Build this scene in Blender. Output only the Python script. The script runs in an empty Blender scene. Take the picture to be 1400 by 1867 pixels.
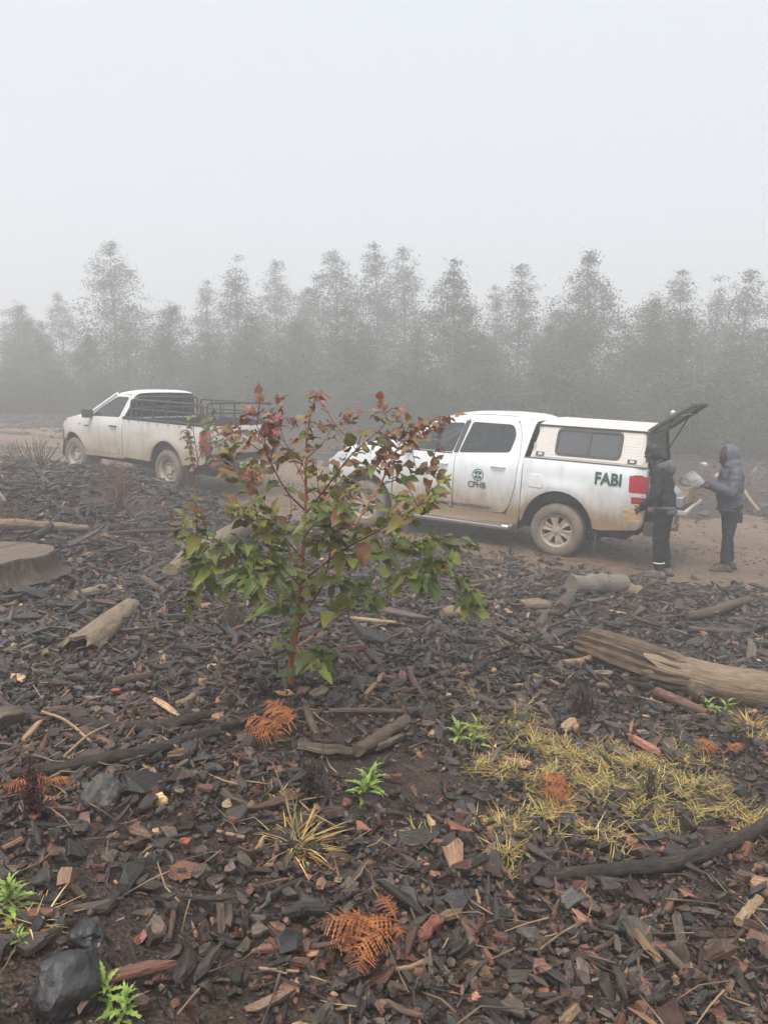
import bpy, bmesh, math, random
import numpy as np
from mathutils import Vector, Matrix, noise as mnoise
R = math.radians
random.seed(7); rng = np.random.default_rng(7)
scene = bpy.context.scene
COL = scene.collection

# ------------------------------------------------------------------ camera
F, CX, CY, HZ = 1400.0, 700.0, 933.5, 720.0          # focal length and horizon of the photograph, in its pixels
CAMZ = 2.315
PITCH = math.atan((CY - HZ) / F)
cd = bpy.data.cameras.new('camera'); cam = bpy.data.objects.new('camera', cd); COL.objects.link(cam)
cam.location = (0, 0, CAMZ); cam.rotation_euler = (math.pi / 2 - PITCH, 0, 0)
cd.sensor_fit = 'HORIZONTAL'; cd.sensor_width = 36; cd.lens = 36.0 * F / 1400; cd.clip_start = 0.05; cd.clip_end = 2000
scene.camera = cam

# ------------------------------------------------------------------ sky, sun, exposure
SUN_EL, SUN_ROT = R(62), R(205)
world = bpy.data.worlds.new('World'); scene.world = world; world.use_nodes = True
wn = world.node_tree; bg = wn.nodes['Background']
sky = wn.nodes.new('ShaderNodeTexSky'); sky.sky_type = 'NISHITA'; sky.sun_disc = False
sky.sun_elevation = SUN_EL; sky.sun_rotation = SUN_ROT; sky.dust_density = 4.0; sky.air_density = 1.0; sky.ozone_density = 1.0
ov = wn.nodes.new('ShaderNodeMix'); ov.data_type = 'RGBA'; ov.inputs[0].default_value = 0.9   # an even overcast deck over most of the clear sky
ov.inputs[7].default_value = (6.65, 7.05, 7.65, 1)
wn.links.new(sky.outputs[0], ov.inputs[6]); wn.links.new(ov.outputs[2], bg.inputs[0])
bg.inputs[1].default_value = 0.0475
sd = bpy.data.lights.new('sun', 'SUN'); sd.energy = 1.5; sd.angle = R(40); sd.color = (1.0, 0.97, 0.92)
sun = bpy.data.objects.new('sun', sd); COL.objects.link(sun)
sdir = Vector((math.sin(SUN_ROT) * math.cos(SUN_EL), math.cos(SUN_ROT) * math.cos(SUN_EL), math.sin(SUN_EL)))
sun.rotation_euler = (-sdir).to_track_quat('-Z', 'Y').to_euler()
vs = scene.view_settings; vs.view_transform = 'Standard'; vs.look = 'None'; vs.gamma = 1; vs.use_curve_mapping = False
vs.exposure = 1.48
cy = scene.cycles
cy.max_bounces = 7; cy.diffuse_bounces = 3; cy.glossy_bounces = 3; cy.transmission_bounces = 4; cy.transparent_max_bounces = 8; cy.volume_bounces = 4
cy.use_denoising = True
try: cy.denoiser = 'OPENIMAGEDENOISE'; cy.denoising_prefilter = 'ACCURATE'
except Exception: pass
cy.sample_clamp_indirect = 6.0
cy.use_adaptive_sampling = True; cy.adaptive_threshold = 0.015

# ------------------------------------------------------------------ pixel helpers (used to lay the place out in metres)
CF = Vector((0, math.cos(PITCH), -math.sin(PITCH))); CU = Vector((0, math.sin(PITCH), math.cos(PITCH)))
def ray(px, py): return CF + Vector(((px - CX) / F, 0, 0)) + CU * ((CY - py) / F)
def at(px, py, y): r = ray(px, py); return Vector((0, 0, CAMZ)) + r * (y / r.y)

# ------------------------------------------------------------------ terrain
HX, HY = -0.866, 0.5            # the way the road runs
_s = np.linspace(-140, 200, 3401)
_z = np.interp(_s, [-140, -20, 0, 3.3, 6.5, 8.3, 10.4, 13.5, 20, 40, 80, 200], [-4, -.8, -.17, 0, .16, .36, .578, .70, .98, 1.65, 2.4, 3.2])
_k = np.ones(13) / 13; _z = np.convolve(np.pad(_z, 6, mode='edge'), _k, 'valid')
_wv = [(rng.uniform(.5, 1.4), rng.uniform(0, 6.28), rng.uniform(0, 6.28)) for _ in range(9)]
def sm(t): t = np.clip(t, 0, 1); return t * t * (3 - 2 * t)
def und(x, y):
    o = 0
    for i, (k, a, p) in enumerate(_wv):
        kk = k * (1 + i * .75); o = o + np.sin(kk * (x * math.cos(a) + y * math.sin(a)) + p) / (1 + i * .75)
    return o
def tz(x, y):
    x = np.asarray(x, float); y = np.asarray(y, float)
    s = x * HX + y * HY; n = x * -HY * -1 + y * -HX
    zr = np.interp(s, _s, _z)
    m = 9.95 - n + .18 * np.sin(s * 1.3) + .1 * np.sin(s * 3.1 + 1)
    bank = sm(m / 1.5) * (.03 + .42 * sm((s - 5.5) / 4.0) * (1 - .5 * sm((6 - n) / 5)))
    slope = np.clip(m, 0, 40) * (.121 - .045 * sm((s - 4) / 7))
    u = und(x, y) * .035 * sm(m / 1.2)
    m2 = n - 15.8 + .3 * np.sin(s * .9)
    far = sm(m2 / 3) * (.12 + und(x, y) * .05) + np.clip(m2 - 10, 0, 60) * .012
    ruts = (np.sin((n - 10.5) * 2.0 + .3 * np.sin(s * .6)) * .02 + und(x * 2, y * 2) * .006) * (1 - sm(m / 1.)) * (1 - sm(m2 / 1.))
    return zr + bank + slope + u + far + ruts
def nn(x, y): return x * .5 + y * .866
def ss(x, y): return x * HX + y * HY
def G(px, py, lift=0.0):
    """the point of the ground that the photograph shows at this pixel"""
    r = ray(px, py); o = Vector((0, 0, CAMZ)); t0 = .5; t = .5
    while t < 90 :
        p = o + r * t
        if p.z < float(tz(p.x, p.y)): break
        t0 = t; t *= 1.05
    for _ in range(18):
        m = (t0 + t) / 2; p = o + r * m
        if p.z < float(tz(p.x, p.y)): t = m
        else: t0 = m
    p = o + r * t; return Vector((p.x, p.y, p.z + lift))

# ------------------------------------------------------------------ object helpers
def link(name, me, mat=None, parent=None, loc=None):
    o = bpy.data.objects.new(name, me); COL.objects.link(o)
    if mat is not None and me is not None and not len(me.materials): me.materials.append(mat)
    if parent is not None: o.parent = parent
    if loc is not None: o.location = loc
    return o
def empty(name, loc=(0, 0, 0), rot=(0, 0, 0)):
    o = link(name, None, None, None, loc); o.rotation_euler = rot; o.empty_display_size = .1; return o
def tag(o, label=None, cat=None, group=None, kind=None):
    if label: o['label'] = label
    if cat: o['category'] = cat
    if group: o['group'] = group
    if kind: o['kind'] = kind
    return o
def pymesh(name, v, f, smooth=False, sharp=None):
    me = bpy.data.meshes.new(name); me.from_pydata([tuple(p) for p in v], [], f); me.update()
    if smooth:
        me.polygons.foreach_set('use_smooth', [True] * len(me.polygons))
        if sharp: me.set_sharp_from_angle(angle=R(sharp))
    return me
def bmmesh(name, bm, smooth=True, sharp=35, recalc=True):
    if recalc: bmesh.ops.recalc_face_normals(bm, faces=bm.faces)
    me = bpy.data.meshes.new(name); bm.to_mesh(me); bm.free()
    if smooth:
        me.polygons.foreach_set('use_smooth', [True] * len(me.polygons))
        if sharp: me.set_sharp_from_angle(angle=R(sharp))
    return me
def npmesh(name, v, loops, starts, totals, attrs=None, smooth=False):
    me = bpy.data.meshes.new(name)
    me.vertices.add(len(v)); me.vertices.foreach_set('co', np.ascontiguousarray(v, np.float32).ravel())
    me.loops.add(len(loops)); me.loops.foreach_set('vertex_index', np.ascontiguousarray(loops, np.int32))
    me.polygons.add(len(starts)); me.polygons.foreach_set('loop_start', np.ascontiguousarray(starts, np.int32))
    try: me.polygons.foreach_set('loop_total', np.ascontiguousarray(totals, np.int32))
    except Exception: pass
    for k, (ty, a) in (attrs or {}).items():
        at_ = me.attributes.new(k, ty, 'POINT')
        at_.data.foreach_set('color' if ty == 'FLOAT_COLOR' else 'vector', np.ascontiguousarray(a, np.float32).ravel())
    me.update(calc_edges=True); me.validate()
    me.polygons.foreach_set('use_smooth', [smooth] * len(me.polygons)); return me
def setattr_vec(me, name, arr):
    a = me.attributes.new(name, 'FLOAT_VECTOR', 'POINT'); a.data.foreach_set('vector', np.ascontiguousarray(arr, np.float32).ravel())
def frames(pts):
    n = len(pts); T = [(pts[min(i + 1, n - 1)] - pts[max(i - 1, 0)]).normalized() for i in range(n)]
    a = Vector((0, 0, 1)) if abs(T[0].z) < .9 else Vector((1, 0, 0))
    N = (a - T[0] * a.dot(T[0])).normalized(); out = []
    for t in T:
        N = (N - t * N.dot(t)).normalized(); out.append((t, N, t.cross(N)))
    return out
def smoothpts(pts, k=4):
    """Catmull-Rom through the points"""
    P = [Vector(p) for p in pts]; P = [P[0] * 2 - P[1]] + P + [P[-1] * 2 - P[-2]]; o = []
    for i in range(1, len(P) - 2):
        for j in range(k):
            t = j / k; a, b, c, d = P[i - 1], P[i], P[i + 1], P[i + 2]
            o.append(.5 * ((2 * b) + (c - a) * t + (2 * a - 5 * b + 4 * c - d) * t * t + (3 * b - a - 3 * c + d) * t ** 3))
    return o + [P[-2]]
def tube_data(pts, rad, seg=8, jit=0.0, cap=True, dent=.0, rr=random):
    v, f, loc = [], [], []; L = 0; n = len(pts); fr = frames(pts); off = rr.uniform(0, 50); prof = [rr.gauss(0, jit) for _ in range(seg)]
    for i, p in enumerate(pts):
        if i: L += (p - pts[i - 1]).length
        r = rad[i] if hasattr(rad, '__len__') else rad
        for j in range(seg):
            a = 2 * math.pi * j / seg; q = r * (1 + prof[j] + rr.gauss(0, jit * .45))
            v.append(p + fr[i][1] * (math.cos(a) * q) + fr[i][2] * (math.sin(a) * q)); loc.append((L + off, math.cos(a) * r, math.sin(a) * r))
    for i in range(n - 1):
        for j in range(seg):
            k = (j + 1) % seg; f.append((i * seg + j, i * seg + k, (i + 1) * seg + k, (i + 1) * seg + j))
    if cap:
        for i, sg in ((0, -1), (n - 1, 1)):
            c = len(v); r = rad[i] if hasattr(rad, '__len__') else rad
            v.append(pts[i] - fr[i][0] * sg * dent * r); loc.append((loc[i * seg][0], 0, 0))
            for j in range(seg):
                k = (j + 1) % seg
                f.append((c, i * seg + k, i * seg + j) if sg < 0 else (c, i * seg + j, i * seg + k))
    return v, f, loc
def tube(name, pts, rad, mat, parent=None, seg=8, jit=0.0, smooth=True, dent=0.0, sharp=50):
    """one tube of its own; an origin is put at its first point when it stands alone"""
    pts = [Vector(p) for p in pts]; o0 = pts[0].copy() if parent is None else Vector((0, 0, 0))
    v, f, loc = tube_data([p - o0 for p in pts], rad, seg, jit, True, dent)
    me = pymesh(name, v, f, smooth, sharp); setattr_vec(me, 'loc', loc)
    return link(name, me, mat, parent, o0)
class MB:
    """collects shapes into one mesh"""
    def __init__(s): s.v, s.f, s.l = [], [], []
    def add(s, v, f, l=None):
        o = len(s.v); s.v += [Vector(p) for p in v]; s.f += [tuple(i + o for i in q) for q in f]; s.l += list(l) if l else [tuple(p) for p in v]
        return s
    def box(s, a, b, bev=0.0):
        bm = bmesh.new(); bmesh.ops.create_cube(bm, size=1)
        a, b = Vector(a), Vector(b); c = (a + b) / 2; d = b - a
        for q in bm.verts: q.co = Vector((q.co.x * d.x + c.x, q.co.y * d.y + c.y, q.co.z * d.z + c.z))
        if bev: bmesh.ops.bevel(bm, geom=list(bm.edges), offset=bev, segments=2, affect='EDGES', profile=.6)
        return s.bm(bm)
    def bm(s, bm):
        bm.verts.index_update(); s.add([q.co.copy() for q in bm.verts], [tuple(q.index for q in fc.verts) for fc in bm.faces]); bm.free(); return s
    def tube(s, pts, rad, seg=8, jit=0.0): return s.add(*tube_data([Vector(p) for p in pts], rad, seg, jit))
    def xf(s, m): s.v = [m @ p for p in s.v]; return s
    def build(s, name, mat, parent=None, smooth=True, sharp=40, loc=None):
        me = pymesh(name, s.v, s.f, smooth, sharp); setattr_vec(me, 'loc', s.l); return link(name, me, mat, parent, loc)

# ------------------------------------------------------------------ material helper
class NT:
    def __init__(s, name):
        s.m = bpy.data.materials.new(name); s.m.use_nodes = True; s.t = s.m.node_tree; s.b = s.t.nodes['Principled BSDF']; s.x = {}
    def n(s, ty, **k):
        o = s.t.nodes.new('ShaderNode' + ty)
        for a, v in k.items(): setattr(o, a, v)
        return o
    def L(s, a, b):
        if isinstance(a, bpy.types.NodeSocket): s.t.links.new(a, b)
        elif isinstance(a, (tuple, list)) and len(a) == 3 and b.type == 'RGBA': b.default_value = (*a, 1)
        else: b.default_value = a
    def coord(s, kind='Object', scale=None):
        if kind in ('loc', 'col'):
            o = s.n('Attribute'); o.attribute_name = kind; o = o.outputs['Vector' if kind == 'loc' else 'Color']
        elif kind == 'Position': o = s.n('NewGeometry').outputs['Position']
        else: o = s.n('TexCoord').outputs[kind]
        if scale is None: return o
        mp = s.n('Mapping'); s.L(o, mp.inputs[0]); mp.inputs['Scale'].default_value = scale if hasattr(scale, '__len__') else (scale,) * 3
        return mp.outputs[0]
    def noise(s, vec, scale, detail=4, rough=.55, dist=0.0, out=0):
        o = s.n('TexNoise'); s.L(vec, o.inputs['Vector']); o.inputs['Scale'].default_value = scale; o.inputs['Detail'].default_value = detail
        o.inputs['Roughness'].default_value = rough; o.inputs['Distortion'].default_value = dist; return o.outputs[out]
    def vor(s, vec, scale, feat='F1', out='Distance'):
        o = s.n('TexVoronoi', feature=feat); s.L(vec, o.inputs['Vector']); o.inputs['Scale'].default_value = scale; return o.outputs[out]
    def ramp(s, fac, stops):
        o = s.n('ValToRGB'); s.L(fac, o.inputs[0]); e = o.color_ramp.elements
        while len(e) < len(stops): e.new(.5)
        for q, (p, c) in zip(e, stops): q.position = p; q.color = (c, c, c, 1) if not hasattr(c, '__len__') else (*c, 1)
        return o.outputs[0]
    def mix(s, fac, a, b, mode='MIX'):
        o = s.n('Mix', data_type='RGBA', blend_type=mode); s.L(fac, o.inputs[0]); s.L(a, o.inputs[6]); s.L(b, o.inputs[7]); return o.outputs[2]
    def math(s, op, a, b=0.0, clamp=False):
        o = s.n('Math', operation=op); o.use_clamp = clamp; s.L(a, o.inputs[0]); s.L(b, o.inputs[1]); return o.outputs[0]
    def sep(s, v): o = s.n('SeparateXYZ'); s.L(v, o.inputs[0]); return o.outputs
    def bump(s, h, strength=.5, dist=.01):
        o = s.n('Bump'); s.L(h, o.inputs['Height']); o.inputs['Strength'].default_value = strength; o.inputs['Distance'].default_value = dist
        s.L(o.outputs[0], s.b.inputs['Normal']); return s
    def set(s, color=None, rough=None, metal=None, spec=None, **k):
        for nm, v in (('Base Color', color), ('Roughness', rough), ('Metallic', metal), ('Specular IOR Level', spec)):
            if v is not None: s.L(v, s.b.inputs[nm])
        for nm, v in k.items(): s.L(v, s.b.inputs[nm.replace('_', ' ')])
        return s.m
def plain(name, col, rough=.6, metal=0.0, spec=.5, var=.12, scale=20, **k):
    """a material with a little unevenness in colour and gloss"""
    t = NT(name); c = t.coord('Object'); nz = t.noise(c, scale, 5)
    lo = tuple(q * (1 - var) for q in col); hi = tuple(min(1, q * (1 + var)) for q in col)
    return t.set(t.ramp(nz, [(.3, lo), (.7, hi)]), t.math('MULTIPLY_ADD', nz, .2) if False else rough, metal, spec, **k)
def layer(y): return float(np.interp(y, [2, 4, 8], [.016, .028, .04]))      # how deep the bark lies on the soil

# ================================================================== THE SETTING
# ---- soil
t = NT('wet_soil'); c = t.coord('Position')
n1 = t.noise(c, 1.3, 6); n2 = t.noise(c, 38, 6, .65); n3 = t.noise(c, 9, 5)
base = t.ramp(n3, [(.3, (.022, .014, .010)), (.55, (.050, .030, .021)), (.75, (.085, .050, .034))])
spk = t.ramp(t.vor(c, 95, out='Color'), [(.55, (.03, .02, .015)), (.8, (.11, .06, .04))])
t.bump(t.math('ADD', n2, t.math('MULTIPLY', t.vor(c, 80), .8)), .9, .012)
SOIL = t.set(t.mix(t.ramp(n2, [(.45, 0.), (.62, .75)]), base, spk), t.ramp(n1, [(.35, .42), (.65, .75)]), spec=.4)

# ---- dirt road: red brown, wet in the wheel tracks
t = NT('dirt_track'); c = t.coord('Position')
n1 = t.noise(c, .55, 5); n2 = t.noise(c, 22, 7, .7); n3 = t.noise(c, 5, 6, .6)
base = t.ramp(n3, [(.28, (.105, .062, .042)), (.5, (.205, .128, .086)), (.72, (.31, .205, .142))])
base = t.mix(t.ramp(n1, [(.42, 0.), (.62, .7)]), base, (.33, .235, .155))
spk = t.ramp(t.vor(c, 42, out='Color'), [(.3, (.07, .045, .035)), (.7, (.26, .165, .11)), (.95, (.38, .28, .2))])
t.bump(t.math('ADD', n2, t.math('MULTIPLY', n3, 2.0)), 1.0, .06)
ROAD = t.set(t.mix(t.ramp(n2, [(.48, 0.), (.62, .8)]), base, spk), t.ramp(n1, [(.3, .45), (.7, .8)]), spec=.35)

def axis(lo, hi, fine0, fine1, step, grow=1.12):
    a = list(np.arange(fine0, fine1 + 1e-6, step)); d = step
    while a[-1] < hi: d *= grow; a.append(min(hi, a[-1] + d))
    d = step
    while a[0] > lo: d *= grow; a.insert(0, max(lo, a[0] - d))
    return np.array(a)
def sheet(name, X, Y, keep, dz, mat):
    xx, yy = np.meshgrid(X, Y); zz = tz(xx, yy) + dz; nx, ny = len(X), len(Y)
    v = np.stack([xx.ravel(), yy.ravel(), zz.ravel()], 1)
    i, j = np.meshgrid(np.arange(nx - 1), np.arange(ny - 1)); a = (j * nx + i).ravel()
    q = np.stack([a, a + 1, a + nx + 1, a + nx], 1)
    if keep is not None:
        cxy = v[q].mean(1); q = q[keep(cxy[:, 0], cxy[:, 1])]
        used = np.unique(q); mp = -np.ones(len(v), int); mp[used] = np.arange(len(used)); v = v[used]; q = mp[q]
    me = npmesh(name, v, q.ravel(), np.arange(len(q)) * 4, np.full(len(q), 4))
    me.polygons.foreach_set('use_smooth', [True] * len(me.polygons))
    return tag(link(name, me, mat), kind='structure')
ground = sheet('ground', axis(-112, 112, -7.5, 7.5, .09), axis(-40, 150, 1.2, 14, .09), None, 0, SOIL)
def on_road(x, y):
    s = ss(x, y); n = nn(x, y); w = .22 * np.sin(s * 1.7) + .12 * np.sin(s * 4.3 + 2)
    return (n > 9.75 + w) & (n < 16.1 + 1.5 * sm((s - 12) / 20) + w * 2) & (s > -40) & (s < 100)
road = sheet('dirt_road', axis(-100, 60, -14, 9, .11), axis(2, 100, 5, 24, .11), on_road, .005, ROAD)

# ---- bark mulch
t = NT('bark_chips'); c = t.coord('loc'); colr = t.coord('col')
fib = t.noise(t.coord('loc', (18, 150, 150)), 1, 4, .6); blot = t.noise(t.coord('loc', (22, 40, 40)), 1, 4)
cc = t.mix(t.ramp(fib, [(.35, .75), (.6, 0.)]), colr, t.mix(.75, colr, (.012, .010, .010)))
cc = t.mix(t.ramp(blot, [(.52, 0.), (.72, .55)]), cc, t.mix(.5, colr, (.10, .085, .075)))
t.bump(t.math('ADD', fib, t.math('MULTIPLY', blot, .6)), .85, .006)
CHIP = t.set(cc, t.ramp(blot, [(.35, .20), (.65, .62)]), spec=.5)

PAL = np.array([[.024, .021, .019], [.034, .029, .026], [.048, .040, .035], [.064, .051, .044], [.016, .014, .013],
                [.075, .040, .030], [.115, .056, .041], [.17, .085, .060], [.060, .034, .025], [.21, .13, .082], [.34, .25, .155], [.10, .083, .068]])
def palette(y, n, g):
    """near the feet the bark is redder, further off it is blacker"""
    near = np.clip((4.6 - y) / 2.6, 0, 1)
    wd = np.array([16, 19, 17, 11, 11, 2.5, 1.0, .5, 3, .9, .9, 7]); wn_ = np.array([11, 14, 12, 10, 9, 8, 6, 3, 9, 2.2, 1.2, 6])
    w = wd[None] * (1 - near[:, None]) + wn_[None] * near[:, None]; w = np.cumsum(w / w.sum(1, keepdims=True), 1)
    idx = (g.random(n)[:, None] > w).sum(1).clip(0, 11)
    return PAL[idx] * np.array([1.15, 1.0, .85]) * np.exp(g.normal(.08, .40, (n, 1))) * g.uniform(.93, 1.07, (n, 3))
def chip_arrays(g, n, L, Wd, T, m=6, mid=True):
    """n irregular slabs: outline of m corners, two or three rings; local x is the grain"""
    a = (np.arange(m)[None] + g.uniform(-.42, .42, (n, m))) * 2 * np.pi / m + g.uniform(0, 6.28, (n, 1)) * 0
    rr = g.uniform(.55, 1.18, (n, m)); ox = np.cos(a) * rr; oy = np.sin(a) * rr
    ox = np.sign(ox) * np.abs(ox) ** .85
    rings = [(-.5, .90, .15), (.1, 1.0, .2), (.5, .90, .28)] if mid else [(-.5, .95, .15), (.5, .93, .32)]
    skew = g.uniform(-.35, .35, (n, 1)); curl = g.normal(0, .22, (n, 1)); bend = g.normal(0, .12, (n, 1)); vs_ = []
    for zz, sc, jz in rings:
        x = ox * sc * (1 + g.normal(0, .05, (n, m))); y = oy * sc * (1 + g.normal(0, .05, (n, m))) + skew * x * .5
        z = zz + g.normal(0, jz, (n, m)) * .5
        vs_.append(np.stack([x * L[:, None] / 2, y * Wd[:, None] / 2, z * T[:, None] + curl * (y ** 2) * Wd[:, None] * .8 + bend * x ** 2 * L[:, None] * .5], 2))
    v = np.concatenate(vs_, 1); nr = len(rings); fl = []; tot = []
    fl += [(nr - 1) * m + i for i in range(m)]; tot.append(m)
    for r in range(nr - 1):
        for i in range(m): k = (i + 1) % m; fl += [r * m + i, r * m + k, (r + 1) * m + k, (r + 1) * m + i]; tot.append(4)
    return v, np.array(fl), np.array(tot)
def eul(yaw, pit, rol):
    cy_, sy = np.cos(yaw), np.sin(yaw); cp, sp = np.cos(pit), np.sin(pit); cr, sr = np.cos(rol), np.sin(rol); n = len(yaw); M = np.empty((n, 3, 3))
    M[:, 0, 0] = cy_ * cp; M[:, 0, 1] = cy_ * sp * sr - sy * cr; M[:, 0, 2] = cy_ * sp * cr + sy * sr
    M[:, 1, 0] = sy * cp; M[:, 1, 1] = sy * sp * sr + cy_ * cr; M[:, 1, 2] = sy * sp * cr - cy_ * sr
    M[:, 2, 0] = -sp; M[:, 2, 1] = cp * sr; M[:, 2, 2] = cp * cr; return M
def chip_set(g, x, y, L, Wd, T, col, tilt, lift, m, mid):
    n = len(x); v, fl, tot = chip_arrays(g, n, L, Wd, T, m, mid); k = v.shape[1]
    loc = v + g.uniform(0, 40, (n, 1, 3))
    M = eul(g.uniform(0, 6.28, n), g.normal(0, 1, n) * tilt, g.normal(0, 1, n) * tilt)
    w = np.einsum('nij,nkj->nki', M, v); w[:, :, 0] += x[:, None]; w[:, :, 1] += y[:, None]; w[:, :, 2] += (tz(x, y) + lift)[:, None]
    loops = (fl[None] + (np.arange(n) * k)[:, None]).ravel(); tots = np.tile(tot, n)
    cols = np.concatenate([np.repeat(col[:, None], k, 1), np.ones((n, k, 1))], 2)
    return w.reshape(-1, 3), loops, tots, loc.reshape(-1, 3), cols.reshape(-1, 4)
def join_sets(name, sets, mat):
    V, Lp, Tt, Lc, Cc = [], [], [], [], []; o = 0
    for v, l, tt, lc, cl in sets: V.append(v); Lp.append(l + o); Tt.append(tt); Lc.append(lc); Cc.append(cl); o += len(v)
    tt = np.concatenate(Tt); st = np.concatenate([[0], np.cumsum(tt)[:-1]])
    return npmesh(name, np.concatenate(V), np.concatenate(Lp), st, tt, {'loc': ('FLOAT_VECTOR', np.concatenate(Lc)), 'col': ('FLOAT_COLOR', np.concatenate(Cc))})
# bare patches of earth and the grassy patch, as blobs on the ground (x, y, radius, how bare)
_bare = [(G(730, 1425), .42, .85), (G(240, 1560), .28, .4), (G(1120, 1400), .75, .75), (G(870, 1265), .30, .5), (G(330, 1480), .25, .4), (G(1290, 1480), .4, .6)]
def keepfac(x, y):
    k = np.ones_like(x)
    k = .38 + .62 * sm((np.sin(x * 2.3 + 1.1 * np.sin(y * 1.9)) + np.sin(y * 2.9 + 1.3 * np.sin(x * 1.7 + 2)) + 1.25) / 1.5)
    for p, r, s_ in _bare: k = k * (1 - s_ * np.exp(-((x - p.x) ** 2 + (y - p.y) ** 2) / (r * r)))
    return k
def spread(g, n, y0, y1, powr=1.0):
    u = g.random(int(n * 1.0)); e = powr + 1
    y = (y0 ** e + u * (y1 ** e - y0 ** e)) ** (1 / e); x = g.uniform(-1, 1, len(y)) * (.58 * y + .55)
    ok = (nn(x, y) < 10.15 + .25 * np.sin(ss(x, y) * 2.1) + g.normal(0, .22, len(y))) & (g.random(len(y)) < keepfac(x, y)); return x[ok], y[ok]
g = np.random.default_rng(11); sets = []
def lognorm(g, n, med, sg, lo, hi): return np.clip(med * np.exp(g.normal(0, sg, n)), lo, hi)
for (n, y0, y1, med, sg, asp, m, mid, tilt, lf) in [
        (12000, 1.15, 3.6, .013, .4, 1.6, 5, False, .35, .008), (27000, 1.15, 4.0, .028, .45, 1.8, 6, False, .42, .026), (5000, 1.15, 4.4, .050, .45, 2.0, 7, True, .30, .034),
        (15500, 3.4, 6.2, .050, .46, 2.3, 6, False, .34, .034), (5500, 3.6, 6.6, .085, .38, 2.8, 6, True, .24, .042),
        (15500, 5.6, 9.5, .085, .45, 3.2, 6, False, .28, .05), (12000, 8.5, 13.8, .12, .45, 3.2, 5, False, .28, .055), (4200, 4.2, 13, .21, .40, 5.5, 7, True, .24, .07), (3000, 1.2, 4.8, .08, .45, 5.5, 7, True, .28, .042)]:
    x, y = spread(g, n, y0, y1, .35 if y0 < 2 else 1.0); q = len(x); L = lognorm(g, q, med, sg, med * .4, med * 3.2); Wd = L / np.clip(g.normal(asp, .5, q), 1.05, 7); T = np.clip(Wd * g.uniform(.2, .62, q), .003, .026)
    sets.append(chip_set(g, x, y, L, Wd, T, palette(y, q, g), tilt, g.uniform(-.2, 1, q) * lf, m, mid))
# fibres, bark dust and orange slivers between the chips
x, y = spread(g, 7000, 1.2, 5.0, .4); q = len(x); L = lognorm(g, q, .022, .45, .008, .07); fc = np.array([[.30, .18, .09], [.36, .25, .14], [.28, .11, .05], [.16, .09, .055], [.07, .045, .035]])[g.integers(0, 5, q)] * g.uniform(.6, 1.1, (q, 1))
sets.append(chip_set(g, x, y, L, L / g.uniform(3, 9, q), np.full(q, .002), fc, .2, g.uniform(.0, .022, q), 4, False))
# litter beyond the track and thinly on it
x = g.uniform(-30, 26, 15000); y = g.uniform(8, 46, 15000); n_ = nn(x, y); ok = (n_ > 15.6 + g.normal(0, .5, 15000)) & (n_ < 36); x, y = x[ok], y[ok]; q = len(x)
L = lognorm(g, q, .20, .5, .05, .7); sets.append(chip_set(g, x, y, L, L / g.uniform(1.5, 5, q), np.full(q, .02), palette(y, q, g) * 1.6 + .01, .22, g.uniform(0, .08, q), 5, False))
x = g.uniform(-16, 9, 30000); y = g.uniform(6, 22, 30000); n_ = nn(x, y); ok = (n_ > 9.9) & (n_ < 16) & (g.random(30000) < .22 + .75 * np.exp(-((n_ - 12.6) / .5) ** 2) + np.exp(-((n_ - 10) / .35) ** 2)); x, y = x[ok], y[ok]; q = len(x)
L = lognorm(g, q, .05, .5, .02, .2); sets.append(chip_set(g, x, y, L, L / g.uniform(1.2, 4, q), np.full(q, .012), palette(y, q, g) * 1.3, .15, g.uniform(0, .015, q), 5, False))
mulch = tag(link('bark_mulch', join_sets('bark_mulch', sets, CHIP), CHIP), 'deep layer of wet black and red-brown bark chips covering the ground', 'mulch', kind='stuff')

# the biggest chips one can pick out: pieces of the ground, each an object of its own
g = np.random.default_rng(5); protos = []
for k in range(36):
    L = np.array([1.0]); asp = [1.25, 1.5, 1.9, 2.4, 3.2, 4.2][k % 6] * g.uniform(.9, 1.1)
    v, fl, tot = chip_arrays(g, 1, L, L / asp, np.array([.9 / asp * g.uniform(.18, .34)]), 8, True)
    st = np.concatenate([[0], np.cumsum(tot)[:-1]])
    col = palette(np.array([2.6 if k % 3 else 5.0]), 1, g)[0]
    me = npmesh('bark_chip', v[0], fl, st, tot, {'loc': ('FLOAT_VECTOR', v[0] * .07 + k), 'col': ('FLOAT_COLOR', np.tile([*col, 1], (len(v[0]), 1)))}); me.materials.append(CHIP); protos.append(me)
x, y = spread(g, 4000, 1.75, 4.6, .4); keep = np.abs(x) < .46 * y; x, y = x[keep][:300], y[keep][:300]
for i in range(len(x)):
    near = y[i] < 3.2; o = link('bark_chip', protos[int(g.integers(36))], None, ground)
    s_ = float(np.clip((.062 if near else .09) * math.exp(g.normal(0, .3)), .03, .2))
    o.scale = (s_, s_, s_); o.rotation_euler = (g.normal(0, .25), g.normal(0, .22), g.uniform(0, 6.28)); o.location = (x[i], y[i], float(tz(x[i], y[i])) + .022 + s_ * .06)

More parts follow.
